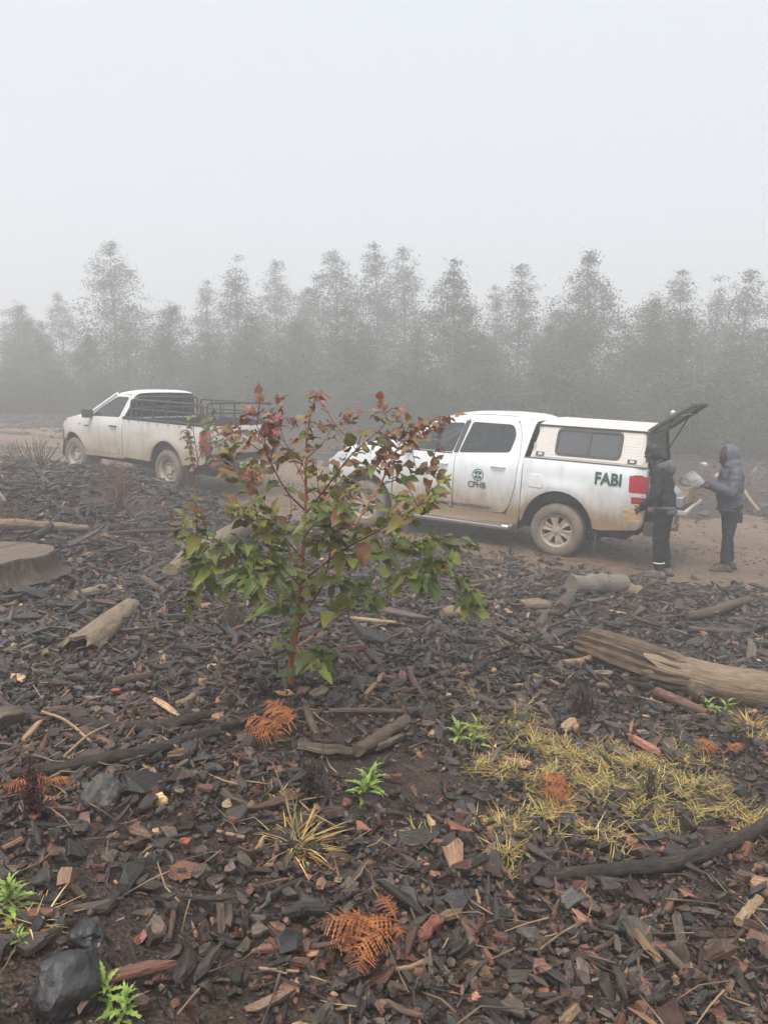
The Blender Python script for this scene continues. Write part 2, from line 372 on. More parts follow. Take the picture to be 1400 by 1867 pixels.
# ================================================================== PICKUP TRUCKS
def paint(name, zlo, zhi, amount, tan=(.42, .31, .20), white=(.80, .82, .84), streak=.7):
    """white lacquer with dried mud thrown up from below: the dirt's own height, streaks and blotches"""
    t = NT(name); c = t.coord('Object'); z = t.sep(c)[2]
    big = t.noise(c, 1.6, 4); fine = t.noise(t.coord('Object', (7, 7, 2.2)), 1, 6, .65); spat = t.noise(c, 60, 3, .7)
    h = t.math('SUBTRACT', 1.0, t.math('DIVIDE', t.math('SUBTRACT', z, zlo), zhi - zlo), True)
    f = t.math('MULTIPLY', t.math('ADD', h, t.math('MULTIPLY', t.math('SUBTRACT', fine, .5), streak)), t.math('ADD', .35, t.math('MULTIPLY', big, 1.1)))
    f = t.math('MULTIPLY', t.math('ADD', f, t.math('MULTIPLY', t.ramp(spat, [(.58, 0.), (.7, 1.)]), t.math('MULTIPLY', h, .35))), amount, True)
    f = t.math('ADD', f, t.math('MULTIPLY', t.ramp(fine, [(.45, 0.), (.8, 1.)]), .10), True)
    col = t.mix(f, white, t.mix(t.noise(c, 9, 4), tan, tuple(q * .72 for q in tan)))
    return t.set(col, t.math('MULTIPLY_ADD', f, .5) if False else t.math('ADD', .28, t.math('MULTIPLY', f, .5)), spec=.45, Coat_Weight=.25, Coat_Roughness=.12)
def dusty(name, col, dust, rough, amount=.6, metal=0.0, scale=6):
    t = NT(name); c = t.coord('Object'); n1 = t.noise(c, scale, 5, .6); n2 = t.noise(c, 45, 4)
    f = t.math('MULTIPLY', t.ramp(t.math('ADD', n1, t.math('MULTIPLY', n2, .35)), [(.4, .35), (.85, 1.)]), amount)
    return t.set(t.mix(f, col, dust), t.math('ADD', rough, t.math('MULTIPLY', f, .35)), metal)
MUD = (.36, .265, .175)
P_RANGER = paint('white_paint_muddy_sills', .40, 1.12, 1.5, (.36, .25, .15), (.80, .82, .84), .45)
P_HILUX = paint('white_paint_dusty', .36, 1.42, 1.3, (.42, .33, .225), (.78, .78, .76), .3)
TYRE = dusty('muddy_tyre', (.025, .024, .024), (.30, .235, .175), .75, .75)
ALLOY = dusty('muddy_alloy', (.55, .53, .50), (.36, .28, .19), .35, 1.0, .35)
STEEL = dusty('muddy_steel_wheel', (.45, .44, .42), (.46, .38, .29), .45, .8, .3)
BLACKP = dusty('black_trim', (.02, .021, .022), (.20, .165, .13), .45, .28)
UNDER = dusty('muddy_chassis', (.012, .012, .012), (.10, .08, .06), .8, .5)
CHROME = dusty('dull_chrome', (.65, .65, .65), (.40, .33, .26), .22, .4, .8)
SILV = dusty('silver_handle', (.66, .68, .70), (.5, .45, .4), .3, .2, .3)
CANO = dusty('dusty_canopy_shell', (.74, .72, .68), (.50, .43, .34), .5, .6)
LINER = plain('black_load_liner', (.025, .025, .026), .7)
SEATM = plain('grey_seat_cloth', (.055, .056, .06), .9)
REDL = plain('red_lens', (.50, .012, .02), .15, spec=.6, Coat_Weight=.5)
CLRL = plain('clear_lens', (.68, .69, .72), .12, spec=.6)
AMBL = plain('amber_lens', (.7, .25, .04), .2)
GREENINK = plain('green_lettering', (.012, .085, .055), .45, var=.2)
GREYINK = plain('grey_lettering', (.05, .062, .06), .45, var=.2)
t = NT('tinted_glass'); t.m.blend_method = 'HASHED' if hasattr(t.m, 'blend_method') else None
GLASS = t.set((.020, .028, .030), .06, spec=.75, Alpha=.80, Coat_Weight=.4)
t = NT('canopy_glass'); GLASS2 = t.set((.10, .105, .11), .10, spec=.7, Alpha=.88)
t = NT('tread_plate'); c = t.coord('Object'); cr = t.n('Mapping'); t.L(c, cr.inputs[0]); cr.inputs['Rotation'].default_value = (0, R(45), 0); cr.inputs['Scale'].default_value = (36, 1, 36)
ck = t.n('TexBrick'); ck.offset = .5; t.L(cr.outputs[0], ck.inputs['Vector'])
sp = t.sep(cr.outputs[0]); wv = t.math('MULTIPLY', t.math('SINE', t.math('MULTIPLY', sp[0], 3.14159)), t.math('SINE', t.math('MULTIPLY', sp[2], 3.14159)))
hb = t.ramp(wv, [(.35, 0.), (.75, 1.)]); nz = t.noise(c, 7, 5)
t.bump(hb, .7, .01)
PLATE = t.set(t.mix(t.ramp(nz, [(.35, .25), (.7, .75)]), t.mix(hb, (.74, .70, .66), (.64, .58, .53)), (.68, .62, .56)), .42, .15)

def rnd(pts, r, k=4):
    """round the corners of an outline; r is one radius or one for each corner"""
    o = []; n = len(pts)
    for i in range(n):
        p = Vector(pts[i]); a = Vector(pts[i - 1]); b = Vector(pts[(i + 1) % n]); rr = r[i] if hasattr(r, '__len__') else r
        if rr <= 0: o.append(tuple(p)); continue
        da, db = (a - p), (b - p); q = min(rr, da.length * .45, db.length * .45); s_, e = p + da.normalized() * q, p + db.normalized() * q
        for j in range(k + 1):
            u = j / k; o.append(tuple(s_ * (1 - u) ** 2 + p * 2 * u * (1 - u) + e * u * u))
    return o
def arch(cx, cz, rx, rz, z0, x_from, x_to, k=14):
    """arch outline points from the x_from side over the top to the x_to side, starting and ending at height z0"""
    sgn = 1 if x_from > x_to else -1; a0 = math.asin(max(-1, min(1, (z0 - cz) / rz)))
    return [(cx + sgn * rx * math.cos(a), cz + rz * math.sin(a)) for a in np.linspace(a0, math.pi - a0, k)]
def panel_bm(outer, W, side, holes=(), thick=.03, step=.11, off=0.0):
    bm = bmesh.new(); es = []
    for lp in [outer, *holes]:
        vs_ = [bm.verts.new((x, 0, z)) for x, z in lp]; es += [bm.edges.new((vs_[i], vs_[(i + 1) % len(vs_)])) for i in range(len(vs_))]
    bmesh.ops.triangle_fill(bm, use_beauty=True, use_dissolve=False, edges=es, normal=(0, -1, 0))
    xs = [p[0] for p in outer]; zs = [p[1] for p in outer]
    for ax, lo, hi in ((0, min(xs), max(xs)), (2, min(zs), max(zs))):
        k = max(1, int((hi - lo) / step))
        for i in range(1, k):
            q = lo + (hi - lo) * i / k; co = [0, 0, 0]; no = [0, 0, 0]; co[ax] = q; no[ax] = 1
            bmesh.ops.bisect_plane(bm, geom=bm.verts[:] + bm.edges[:] + bm.faces[:], plane_co=co, plane_no=no)
    for v in bm.verts: v.co.y = side * (W(v.co.x, v.co.z) + off)
    bd = [e for e in bm.edges if e.is_boundary]
    if thick and bd:
        ex = bmesh.ops.extrude_edge_only(bm, edges=bd)
        for v in [q for q in ex['geom'] if isinstance(q, bmesh.types.BMVert)]: v.co.y -= side * thick
    return bm
def panel(name, outer, W, mat, parent, sides=(1, -1), **k):
    out = []
    for s_ in sides: out.append(link(name, bmmesh(name, panel_bm(outer, W, s_, **k)), mat, parent))
    return out
def gsurf(name, mat, parent, nu, nv, fn, sharp=40, thick=0.0):
    v = [fn(i / nu, j / nv) for i in range(nu + 1) for j in range(nv + 1)]
    f = [(i * (nv + 1) + j, i * (nv + 1) + j + 1, (i + 1) * (nv + 1) + j + 1, (i + 1) * (nv + 1) + j) for i in range(nu) for j in range(nv)]
    me = pymesh(name, v, f, True, sharp); o = link(name, me, mat, parent)
    if thick:
        bm = bmesh.new(); bm.from_mesh(me); bmesh.ops.recalc_face_normals(bm, faces=bm.faces); bmesh.ops.solidify(bm, geom=bm.faces[:], thickness=thick); bm.to_mesh(me); bm.free(); me.set_sharp_from_angle(angle=R(sharp))
    return o
def lathe(mb, prof, seg, yc, side, cx=0, cz=0, ripple=None, arc=(0, 2 * math.pi)):
    """prof: (radius, y outward) points, turned about the wheel's axle"""
    v = []; m = len(prof); full = arc[1] - arc[0] > 6.28
    cnt = seg if full else seg + 1
    for i in range(cnt):
        a = arc[0] + (arc[1] - arc[0]) * i / seg
        for j, (r, y) in enumerate(prof):
            q = r + (ripple(i, j) if ripple else 0); v.append((cx + q * math.cos(a), yc + side * y, cz + q * math.sin(a)))
    f = []
    for i in range(seg):
        k = (i + 1) % cnt
        for j in range(m - 1): f.append((i * m + j, i * m + j + 1, k * m + j + 1, k * m + j))
    return mb.add(v, f)
def wheel(parent, x, side, yout, rad, kind, steer=0.0):
    w = empty('wheel'); w.parent = parent; w.location = (x, 0, rad - .005)
    tw = .245; y0 = yout - tw
    pr = [(.232, .03), (.245, .0), (.30, -.012), (.345, -.004), (rad - .022, .012), (rad - .006, .03), (rad, .055), (rad, .09), (rad - .008, .096), (rad, .102), (rad, .143), (rad - .008, .149), (rad, .155), (rad, .19), (rad - .006, .215), (rad - .022, .233), (.345, .249), (.30, .257), (.262, .252), (.240, .238), (.232, .21)]
    mb = lathe(MB(), pr, 64, 0, side, ripple=lambda i, j: (-.009 if (4 <= j <= 15 and (i + (j > 9)) % 2) else 0) + (-.004 if j in (16, 4) and i % 2 else 0))
    mb.xf(Matrix.Translation((0, side * y0, 0))); mb.build('tyre', TYRE, w)
    d = MB()
    if kind == 'alloy':
        lathe(d, [(.234, .03), (.225, .05), (.205, .06), (.205, .19), (.215, .222), (.236, .232), (.238, .218)], 48, y0, side)
        lathe(d, [(.075, .195), (.07, .212), (.035, .216), (.032, .228), (.0, .230)], 24, y0, side)
        rim = d.build('rim', ALLOY, w)
        sp_ = MB()
        for k in range(6):
            a = k * math.pi / 3 + .26; e = MB()
            vv = []
            for r_, hw, yy in ((.045, .040, .205), (.11, .046, .214), (.17, .062, .212), (.212, .088, .205)):
                for q, dy in ((-hw, -.02), (-hw * .72, 0), (-hw * .2, -.010), (hw * .2, -.010), (hw * .72, 0), (hw, -.02)): vv.append((r_, yy + dy, q))
            ff = [(i * 6 + j, i * 6 + j + 1, i * 6 + j + 7, i * 6 + j + 6) for i in range(3) for j in range(5)]
            ca, sa = math.cos(a), math.sin(a)
            sp_.add([(r_ * ca - q * sa, side * yy + side * y0, r_ * sa + q * ca) for r_, yy, q in vv], ff)
        sp_.build('spokes', ALLOY, rim)
        dk = MB(); lathe(dk, [(.204, .10), (.0, .10)], 32, y0, side); dk.build('brake_disc', UNDER, rim)
    else:
        lathe(d, [(.234, .03), (.222, .05), (.205, .07), (.203, .19), (.215, .225), (.236, .234), (.238, .218)], 48, y0, side)
        # steel disc with a ring of round holes
        seg = 48; v, f = [], []; rr_ = [(.206, .13), (.19, .145), (.165, .165), (.135, .175), (.105, .17), (.085, .15), (.075, .19), (.0, .195)]
        for i in range(seg):
            a = 2 * math.pi * i / seg
            for r_, yy in rr_: v.append((r_ * math.cos(a), side * (y0 + yy), r_ * math.sin(a)))
        for i in range(seg):
            k = (i + 1) % seg
            for j in range(7):
                if j in (1, 2) and i % 4 in (0, 1): continue
                f.append((i * 8 + j, i * 8 + j + 1, k * 8 + j + 1, k * 8 + j))
        d.add(v, f); rim = d.build('rim', STEEL, w)
        nb = MB()
        for k in range(6):
            a = k * math.pi / 3; nb.add(*tube_data([Vector((.1 * math.cos(a), side * (y0 + .165), .1 * math.sin(a))), Vector((.1 * math.cos(a), side * (y0 + .195), .1 * math.sin(a)))], .011, 6)[:2])
        nb.build('wheel_nuts', UNDER, rim)
        dk = MB(); lathe(dk, [(.204, .09), (.0, .09)], 32, y0, side); dk.build('brake_drum', UNDER, rim)
    return w
def textpart(name, txt, size, x0, z0, W, mat, parent, off=.005, sx=1.0, bold=0.0, side=1, align='LEFT'):
    cu = bpy.data.curves.new(name, 'FONT'); cu.body = txt; cu.size = size; cu.offset = bold; cu.align_x = align; cu.resolution_u = 3
    o = bpy.data.objects.new(name, cu); COL.objects.link(o); dg = bpy.context.evaluated_depsgraph_get(); me = bpy.data.meshes.new_from_object(o.evaluated_get(dg)); bpy.data.objects.remove(o)
    bm = bmesh.new(); bm.from_mesh(me); bmesh.ops.triangulate(bm, faces=bm.faces[:])
    for v in bm.verts:
        x, z = x0 - side * v.co.x * sx, z0 + v.co.y; v.co = Vector((x, side * (W(x, z) + off), z))
    bm.to_mesh(me); bm.free(); me.materials.clear(); return link(name, me, mat, parent)
def place_truck(o, P0, yaw, grade):
    h = Vector((-math.cos(yaw), math.sin(yaw), grade)).normalized(); l = Vector((-math.sin(yaw), -math.cos(yaw), 0)).normalized(); u = h.cross(l)
    p = Vector(P0) + Vector((0, 0, CAMZ)) - l * .9 - u * .385
    o.matrix_world = Matrix(((h.x, l.x, u.x, p.x), (h.y, l.y, u.y, p.y), (h.z, l.z, u.z, p.z), (0, 0, 0, 1))); return o
def ring_bulge(x, z, cx, cz, r0, w, amp): r = math.hypot(x - cx, z - cz); return amp * math.exp(-((r - r0) / w) ** 2)
def seat(parent, x, y, w=.5, zf=.95):
    m = MB().box((x - .25, y - w / 2, zf - .1), (x + .25, y + w / 2, zf + .08), .05)
    b = MB().box((-.06, -w / 2, 0), (.06, w / 2, .52), .05); b.xf(Matrix.Translation((x - .25, y, zf)) @ Matrix.Rotation(R(-14), 4, 'Y')); m.add(b.v, b.f)
    hd = MB().box((-.045, -.13, .56), (.045, .13, .76), .04); hd.xf(Matrix.Translation((x - .25, y, zf)) @ Matrix.Rotation(R(-14), 4, 'Y')); m.add(hd.v, hd.f)
    m.build('seat', SEATM, parent)
def mirror_part(parent, x, z, y, mat):
    m = MB().box((x - .05, y, z), (x + .07, y + .20, z + .17), .035); m.tube([(x, y - .08, z + .02), (x, y + .03, z + .05)], .03); m.build('wing_mirror', mat, parent)
def handle_part(parent, x, z, W, mat, side, bez):
    y = W(x, z)
    b = MB(); b.add(*tube_data([Vector((x + .055, side * (y - .004), z)), Vector((x - .055, side * (y - .004), z))], [.035, .035], 10)[:2])
    for q in b.v: q.y = side * (y - .006) + (q.y - side * y) * .35
    m = MB(); m.tube([(x + .11, side * (y - .002), z - .004), (x + .09, side * (y + .03), z), (x, side * (y + .036), z + .003), (x - .09, side * (y + .03), z), (x - .11, side * (y - .002), z - .004)], [.012, .015, .016, .015, .012], 8)
    h = m.build('door_handle', mat, parent); b.build('handle_recess', bez, h) if False else None
    return h

# ------------------------------------------------------------------ the double cab with the canopy
def build_double_cab():
    T = empty('pickup_truck'); P = P_RANGER
    def W0(x, z):
        w = float(np.interp(z, [.25, .42, .55, .8, 1.05, 1.22, 1.30, 1.38, 1.6, 1.88, 2.0], [.86, .885, .905, .925, .93, .925, .905, .872, .80, .705, .66]))
        if x > 3.3: w -= .16 * ((x - 3.3) / .8) ** 2
        if z < 1.2: w += ring_bulge(x, z, 3.22, .385, .58, .10, .022)
        return w
    def WB(x, z):
        w = float(np.interp(z, [.25, .45, .8, 1.05, 1.25, 1.33, 1.40], [.87, .895, .922, .932, .93, .915, .895]))
        if x < -.8: w -= .05 * ((-.8 - x) / .4) ** 2
        return w + ring_bulge(x, z, 0, .385, .62, .10, .024)
    bf, cr_ = .552, .566
    # bed sides with the wheel arch cut in
    a = arch(0, .385, .53, .585, .50, 1, -1)
    out = [(bf, 1.392), (bf, .47)] + [(.54, .47)] + a + [(-.50, .50), (-.62, .485), (-1.10, .545), (-1.165, .60), (-1.18, .90), (-1.005, .91), (-1.005, 1.295), (-1.175, 1.30), (-1.165, 1.392)]
    bs = panel('bed_side', out, WB, P, T, step=.06)
    for o, s_ in zip(bs, (1, -1)):
        if s_ > 0: panel('fuel_door', rnd([(.45, 1.17), (.45, .99), (.235, .99), (.235, 1.17)], .04), WB, P, o, sides=(1,), thick=.016, off=.011)
        gs = MB(); gs.tube([(x_, s_ * (WB(x_, 1.39) - .03), 1.395) for x_ in (bf - .01, .2, -.3, -.8, -1.15)], .018); gs.build('bed_rail_cap', BLACKP, o)
    for s_ in (1, -1):
        for x_, r_ in ((0, .59), (3.22, .57)): lathe(MB(), [(r_, -.01), (r_ + .01, -.32)], 20, s_ * .905, s_, x_, .385, arc=(-.1, math.pi + .1)).build('wheel_arch_liner', UNDER, T)
    # cab: rocker, doors, fender, pillars
    panel('rocker', [(2.70, .53), (.60, .53), (.575, .47), (.60, .40), (2.70, .36)], W0, P, T)
    fw = rnd([(2.46, 1.375), (1.70, 1.375), (1.575, 1.825), (1.98, 1.80)], [.02, .04, .05, .03])
    fd = rnd([(2.66, 1.32), (2.69, .62), (2.62, .535), (1.655, .535), (1.645, 1.37), (1.52, 1.885), (1.96, 1.862), (2.58, 1.365)], [.02, .03, .06, .03, 0, .03, .10, .02])
    rw = rnd([(1.60, 1.375), (.79, 1.44), (.735, 1.70), (.80, 1.845), (1.455, 1.845)], [.04, .06, .08, .07, .04])
    rd = rnd([(1.637, .535), (.99, .535), (.80, .555), (.735, .66), (.66, .95), (.635, 1.40), (.66, 1.72), (.735, 1.905), (1.50, 1.895), (1.637, 1.37)], [.03, 0, .05, .03, .06, .05, .05, .07, .03, 0])
    for s_ in (1, -1):
        d1, = panel('front_door', fd, W0, P, T, (s_,), holes=[fw[::-1]]); d2, = panel('rear_door', rd, W0, P, T, (s_,), holes=[rw[::-1]])
        g1, = panel('window', rnd([(2.48, 1.365), (1.69, 1.365), (1.565, 1.835), (1.985, 1.81)], .02), W0, GLASS, d1, (s_,), thick=0, off=-.012)
        g2, = panel('window', rnd([(1.61, 1.365), (.78, 1.43), (.725, 1.70), (.79, 1.855), (1.445, 1.855)], .05), W0, GLASS, d2, (s_,), thick=0, off=-.012)
        panel('pillar_trim', [(1.69, 1.372), (1.612, 1.372), (1.487, 1.86), (1.565, 1.86)], W0, BLACKP, d1, (s_,), thick=.01, off=.003)
        panel('window_seal', [(2.50, 1.372), (1.70, 1.372), (1.70, 1.352), (2.52, 1.352)], W0, BLACKP, d1, (s_,), thick=.004, off=.004)
        handle_part(d1, 1.86, 1.195, W0, SILV, s_, P); handle_part(d2, .93, 1.225, W0, SILV, s_, P)
        fr = [(2.705, 1.31), (2.705, .50)] + arch(3.22, .385, .53, .56, .47, -1, 1) + [(3.76, .62), (3.98, .64), (3.98, 1.02), (3.78, 1.20), (3.3, 1.30)]
        panel('front_fender', fr, W0, P, T, (s_,))
        # cab corner between rear door and bed, up to the roof
        panel('cab_corner', rnd([(.628, 1.40), (.65, .95), (.725, .655), (.775, .545), (.60, .50), (cr_, .52), (cr_, 1.40), (.52, 1.66), (.475, 1.89), (.56, 1.935), (.73, 1.915), (.652, 1.72)], [0, 0, 0, 0, .02, 0, 0, .05, .06, 0, 0, 0]), W0, P, T, (s_,))
        # A pillar
        tube('windscreen_pillar', [(2.66, s_ * (W0(2.6, 1.36) - .005), 1.34), (2.30, s_ * (W0(2.3, 1.58) - .005), 1.585), (2.0, s_ * (W0(2.0, 1.8) - .012), 1.835), (1.84, s_ * (W0(1.8, 1.87) - .01), 1.885)], [.045, .04, .04, .03], P, T, 8)
        panel('headlight', rnd([(3.60, 1.20), (3.99, 1.06), (3.99, .90), (3.80, .94)], .03), W0, CLRL, T, (s_,), off=.004)
        st = MB().tube([(2.62, s_ * .93, .335), (.70, s_ * .93, .345)], .045, 10); st.tube([(2.66, s_ * .80, .40), (2.62, s_ * .93, .335)], .03); st.tube([(.66, s_ * .80, .40), (.70, s_ * .93, .345)], .03)
        st.box((.8, s_ * .93 - .05, .375), (2.5, s_ * .93 + .05, .385)); st.build('side_step', CHROME if s_ > 0 else BLACKP, T)
        mf = MB().box((-.575, s_ * .88 - .13, .17), (-.555, s_ * .88 + .02, .56), .005); mf.build('mud_flap', BLACKP, T)
        # tail lamp wrapping the corner
        tl, = panel('tail_light', rnd([(-.955, 1.285), (-.965, 1.06), (-1.19, 1.06), (-1.19, 1.285)], .02), WB, REDL, T, (s_,), off=.008, thick=.05)
        panel('reversing_lens', rnd([(-.99, 1.055), (-1.0, 1.0), (-1.19, 1.0), (-1.19, 1.055)], .01), WB, CLRL, tl, (s_,), off=.006, thick=.04)
        panel('lower_lens', rnd([(-1.0, .995), (-1.015, .92), (-1.19, .92), (-1.19, .995)], .01), WB, REDL, tl, (s_,), off=.007, thick=.04)
        cap = MB().box((-1.195, s_ * .77 - .09, .92), (-1.165, s_ * .77 + .11, 1.285), .012); cap.build('lamp_back', REDL, tl)
    mirror_part(T, 2.42, 1.36, .88, P); mirror_part(T, 2.42, 1.36, -1.08, P)
    # roof
    def roof(u, v):
        x = .475 + u * 1.50; y = (v * 2 - 1); ze = float(np.interp(x, [.47, .6, 1.0, 1.3, 1.6, 1.85, 1.98], [1.90, 1.925, 1.935, 1.93, 1.915, 1.88, 1.85]))
        k = float(np.interp(x, [.47, .56, .7, 1.8, 1.98], [.02, .055, .075, .075, .06])); hw = W0(x, 1.89) - .005
        e = abs(y); z = ze + k * (1 - e ** 3.2) - (.03 * max(0, (e - .93) / .07) ** 2)
        return (x, y * hw, z)
    gsurf('roof', P, T, 20, 22, roof)
    for s_ in (1, -1):
        tr = MB(); tr.tube([(x_, s_ * .60, roof((x_ - .475) / 1.5, .5 + s_ * .44)[2] + .004) for x_ in (.55, .9, 1.3, 1.7, 1.92)], .008, 6)
        tr.build('roof_trim', BLACKP, T)
    def wsc(u, v):
        y = v * 2 - 1; x = 1.965 + .80 * u + .13 * (1 - y * y) * u ** .5; z = 1.865 - .47 * u + .045 * (1 - abs(y) ** 3) * (1 - u); return (x, y * (.685 + .16 * u), z)
    gsurf('windscreen', GLASS, T, 10, 14, wsc)
    def rws(u, v):
        y = v * 2 - 1; return (.50 + .06 * u, y * (.69 + .14 * u), 1.89 - .55 * u)
    gsurf('rear_window', GLASS, T, 6, 10, rws)
    def hood(u, v):
        y = v * 2 - 1; x = 2.70 + u * 1.28 + .14 * (1 - y * y) * min(1, u * 1.2); hw = W0(min(3.98, 2.7 + u * 1.28), 1.2) - .04
        z = float(np.interp(u, [0, .3, .6, .85, 1], [1.385, 1.375, 1.32, 1.22, 1.10])) + .035 * (1 - y ** 2) - .085 * abs(y) ** 5
        return (x, y * hw, z)
    gsurf('bonnet', P, T, 14, 18, hood)
    fb_ = MB().box((3.86, -.84, .42), (4.10, .84, .72), .08); fb_.build('front_bumper', P, T)
    gr = MB().box((3.9, -.55, .74), (4.08, .55, 1.08), .05); gr.build('grille', BLACKP, T)
    # inside: shell, floor, seats, dash
    sh = MB().box((-1.08, -.60, .42), (3.85, .60, .80), .02).box((.62, -.86, .44), (2.66, .86, .92), .02).box((2.62, -.80, .85), (3.7, .80, 1.22), .05).box((-.9, -.42, .30), (3.6, .42, .44), .03)
    sh.build('inner_body', UNDER, T)
    [MB().tube([(x_, -.7, .385), (x_, .7, .385)], .055).build('axle', UNDER, T) for x_ in (0, 3.22)]
    dsh = MB().box((2.35, -.78, .95), (2.72, .78, 1.30), .06); dsh.build('dashboard', SEATM, T)
    for x_ in (1.95, 1.05):
        for y_ in (.38, -.38): seat(T, x_, y_)
    sw = MB(); lathe(sw, [(.17, 0), (.185, .012), (.17, .024)], 20, -.02, 1); sw.xf(Matrix.Translation((2.25, -.38, 1.2)) @ Matrix.Rotation(R(90), 4, 'Z') @ Matrix.Rotation(R(20), 4, 'X')); sw.build('steering_wheel', BLACKP, T)
    # load bed: liner walls and floor
    bd = MB().box((-1.14, -.76, .80), (.53, .76, .83))
    for s_ in (1, -1): bd.box((-1.14, s_ * .80 - .05, .80), (.53, s_ * .80 + .03, 1.385))
    bd.box((.49, -.82, .80), (.53, .82, 1.39)); bd.build('load_bed', LINER, T)
    for s_ in (1, -1):
        q = MB().box((-1.178, s_ * .82 - .065, .62), (-1.13, s_ * .82 + .065, 1.39), .018); pst = q.build('bed_end_post', P, T)
        q = MB().box((-1.186, s_ * .80 - .02, 1.08), (-1.178, s_ * .80 + .02, 1.16), .003); q.build('latch_plate', BLACKP, pst)
    # tailgate lying open
    tg = MB().box((-1.70, -.74, .795), (-1.19, .74, .86), .02); tgo = tg.build('tailgate', P, T)
    q = MB().box((-1.66, -.70, .861), (-1.21, .70, .868)); q.build('tailgate_liner', LINER, tgo)
    for s_ in (1, -1):
        [MB().box((a_, s_ * .741 - .003, .815), (b_, s_ * .741 + .003, .842), .002).build('tailgate_latch', BLACKP, tgo) for a_, b_ in ((-1.50, -1.44), (-1.36, -1.34), (-1.30, -1.27))]
    rb = MB().box((-1.40, -.80, .46), (-1.17, .80, .66), .04).box((-1.34, -.34, .38), (-1.18, .34, .5), .03); rbo = rb.build('rear_bumper', dusty('muddy_bumper', (.05, .05, .05), (.24, .19, .14), .5, .8), T)
    q = MB().tube([(-1.36, 0, .47), (-1.50, 0, .47)], .025).tube([(-1.50, 0, .46), (-1.50, 0, .53)], .02); sp2 = bmesh.new(); bmesh.ops.create_uvsphere(sp2, u_segments=12, v_segments=8, radius=.03, matrix=Matrix.Translation((-1.50, 0, .55))); q.bm(sp2); q.build('tow_ball', CHROME, rbo)
    q = MB().box((-1.408, -.26, .50), (-1.402, .26, .62), .002); q.build('number_plate', plain('plate_blank', (.6, .58, .5), .5), rbo)
    # ---- canopy
    def WC(x, z): return .872 - (z - 1.40) * .33
    cw = rnd([(.10, 1.50), (-.77, 1.50), (-.77, 1.825), (.10, 1.825)], .07)
    can = panel('canopy', [(.475, 1.402), (-1.17, 1.402), (-1.115, 1.885), (.375, 1.885)], WC, CANO, T, (1,), holes=[cw[::-1]], step=.2)[0]
    panel('canopy_side', [(.475, 1.402), (-1.17, 1.402), (-1.115, 1.885), (.375, 1.885)], WC, CANO, can, (-1,), step=.2)
    panel('tread_plate_panel', [(.425, 1.432), (-1.10, 1.432), (-1.055, 1.862), (.345, 1.862)], WC, PLATE, can, (1,), holes=[rnd([(.125, 1.475), (-.795, 1.475), (-.795, 1.85), (.125, 1.85)], .085)[::-1]], thick=.01, off=.008, step=.3)
    wf = rnd([(.13, 1.47), (-.80, 1.47), (-.80, 1.852), (.13, 1.852)], .085); wi = rnd([(.095, 1.505), (-.765, 1.505), (-.765, 1.82), (.095, 1.82)], .06)
    panel('window_frame', wf, WC, BLACKP, can, (1,), holes=[wi[::-1]], thick=.02, off=.018, step=.4)
    panel('fixed_pane', [(.10, 1.50), (-.35, 1.50), (-.35, 1.825), (.10, 1.825)], WC, GLASS2, can, (1,), thick=0, off=.004, step=.5)
    panel('sliding_pane', [(-.33, 1.50), (-.77, 1.50), (-.77, 1.825), (-.33, 1.825)], WC, GLASS2, can, (1,), thick=0, off=-.004, step=.5)
    panel('window_divider', [(-.325, 1.50), (-.36, 1.50), (-.36, 1.825), (-.325, 1.825)], WC, BLACKP, can, (1,), thick=.01, off=.012, step=.5)
    for lx in (.335, -.955):
        panel('side_latch', rnd([(lx + .06, 1.447), (lx - .06, 1.447), (lx - .06, 1.497), (lx + .06, 1.497)], .01), WC, BLACKP, can, (1,), thick=.012, off=.02)
        panel('latch_paddle', rnd([(lx + .025, 1.458), (lx - .035, 1.458), (lx - .035, 1.486), (lx + .025, 1.486)], .008), WC, SILV, can, (1,), thick=.006, off=.027)
    panel('base_seal', [(.48, 1.392), (-1.172, 1.392), (-1.172, 1.41), (.48, 1.41)], WC, BLACKP, can, (1, -1), thick=.02, off=.012, step=.5)
    def croof(u, v):
        y = v * 2 - 1; x = .40 - 1.545 * u; e = abs(y); sl = (1 - e ** 2.6)
        zf = 1.0 if .03 < u < .98 else .8
        return (x, y * (.722 + .012), 1.886 + .085 * sl * zf + (.0 if e < .97 else -.012))
    gsurf('canopy_roof', CANO, can, 16, 20, croof, thick=.012)
    for s_ in (1, -1):
        q = MB(); q.tube([(.42, s_ * .735, 1.872), (-1.14, s_ * .735, 1.872)], .014, 6)
        q.build('roof_gutter', BLACKP, can)
    fwl = MB().box((.42, -.84, 1.40), (.44, .84, 1.62)).box((.385, -.73, 1.62), (.41, .73, 1.89)); fwl.build('canopy_front', CANO, can)
    for s_ in (1, -1):
        q = MB().tube([(-1.15, s_ * .85, 1.40), (-1.10, s_ * .71, 1.87)], .022, 6); q.build('rear_door_frame', BLACKP, can)
    # hatch, lifted
    hin = Vector((-1.12, 0, 1.885)); a_ = R(38); L_ = .62
    def hp(u, y, d): return Vector((hin.x - math.cos(a_) * u * L_ - math.sin(a_) * d * .9, y, hin.z + math.sin(a_) * u * L_ - math.cos(a_) * d * .9))
    hm = MB(); rim_ = []
    loop = [(0, .70), (.25, .705), (.85, .72), (1.0, .66), (1.03, .35), (1.04, 0), (1.03, -.35), (1.0, -.66), (.85, -.72), (.25, -.705), (0, -.70), (0, 0)]
    hm.tube([hp(u, y, .0) for u, y in loop + [loop[0]]], .036, 8); hatch = hm.build('canopy_hatch', BLACKP, T)
    def hg(u, v): return tuple(hp(.02 + u * 1.0, (v * 2 - 1) * (.69 + .02 * u), -.03 * math.sin(u * 2.2)))
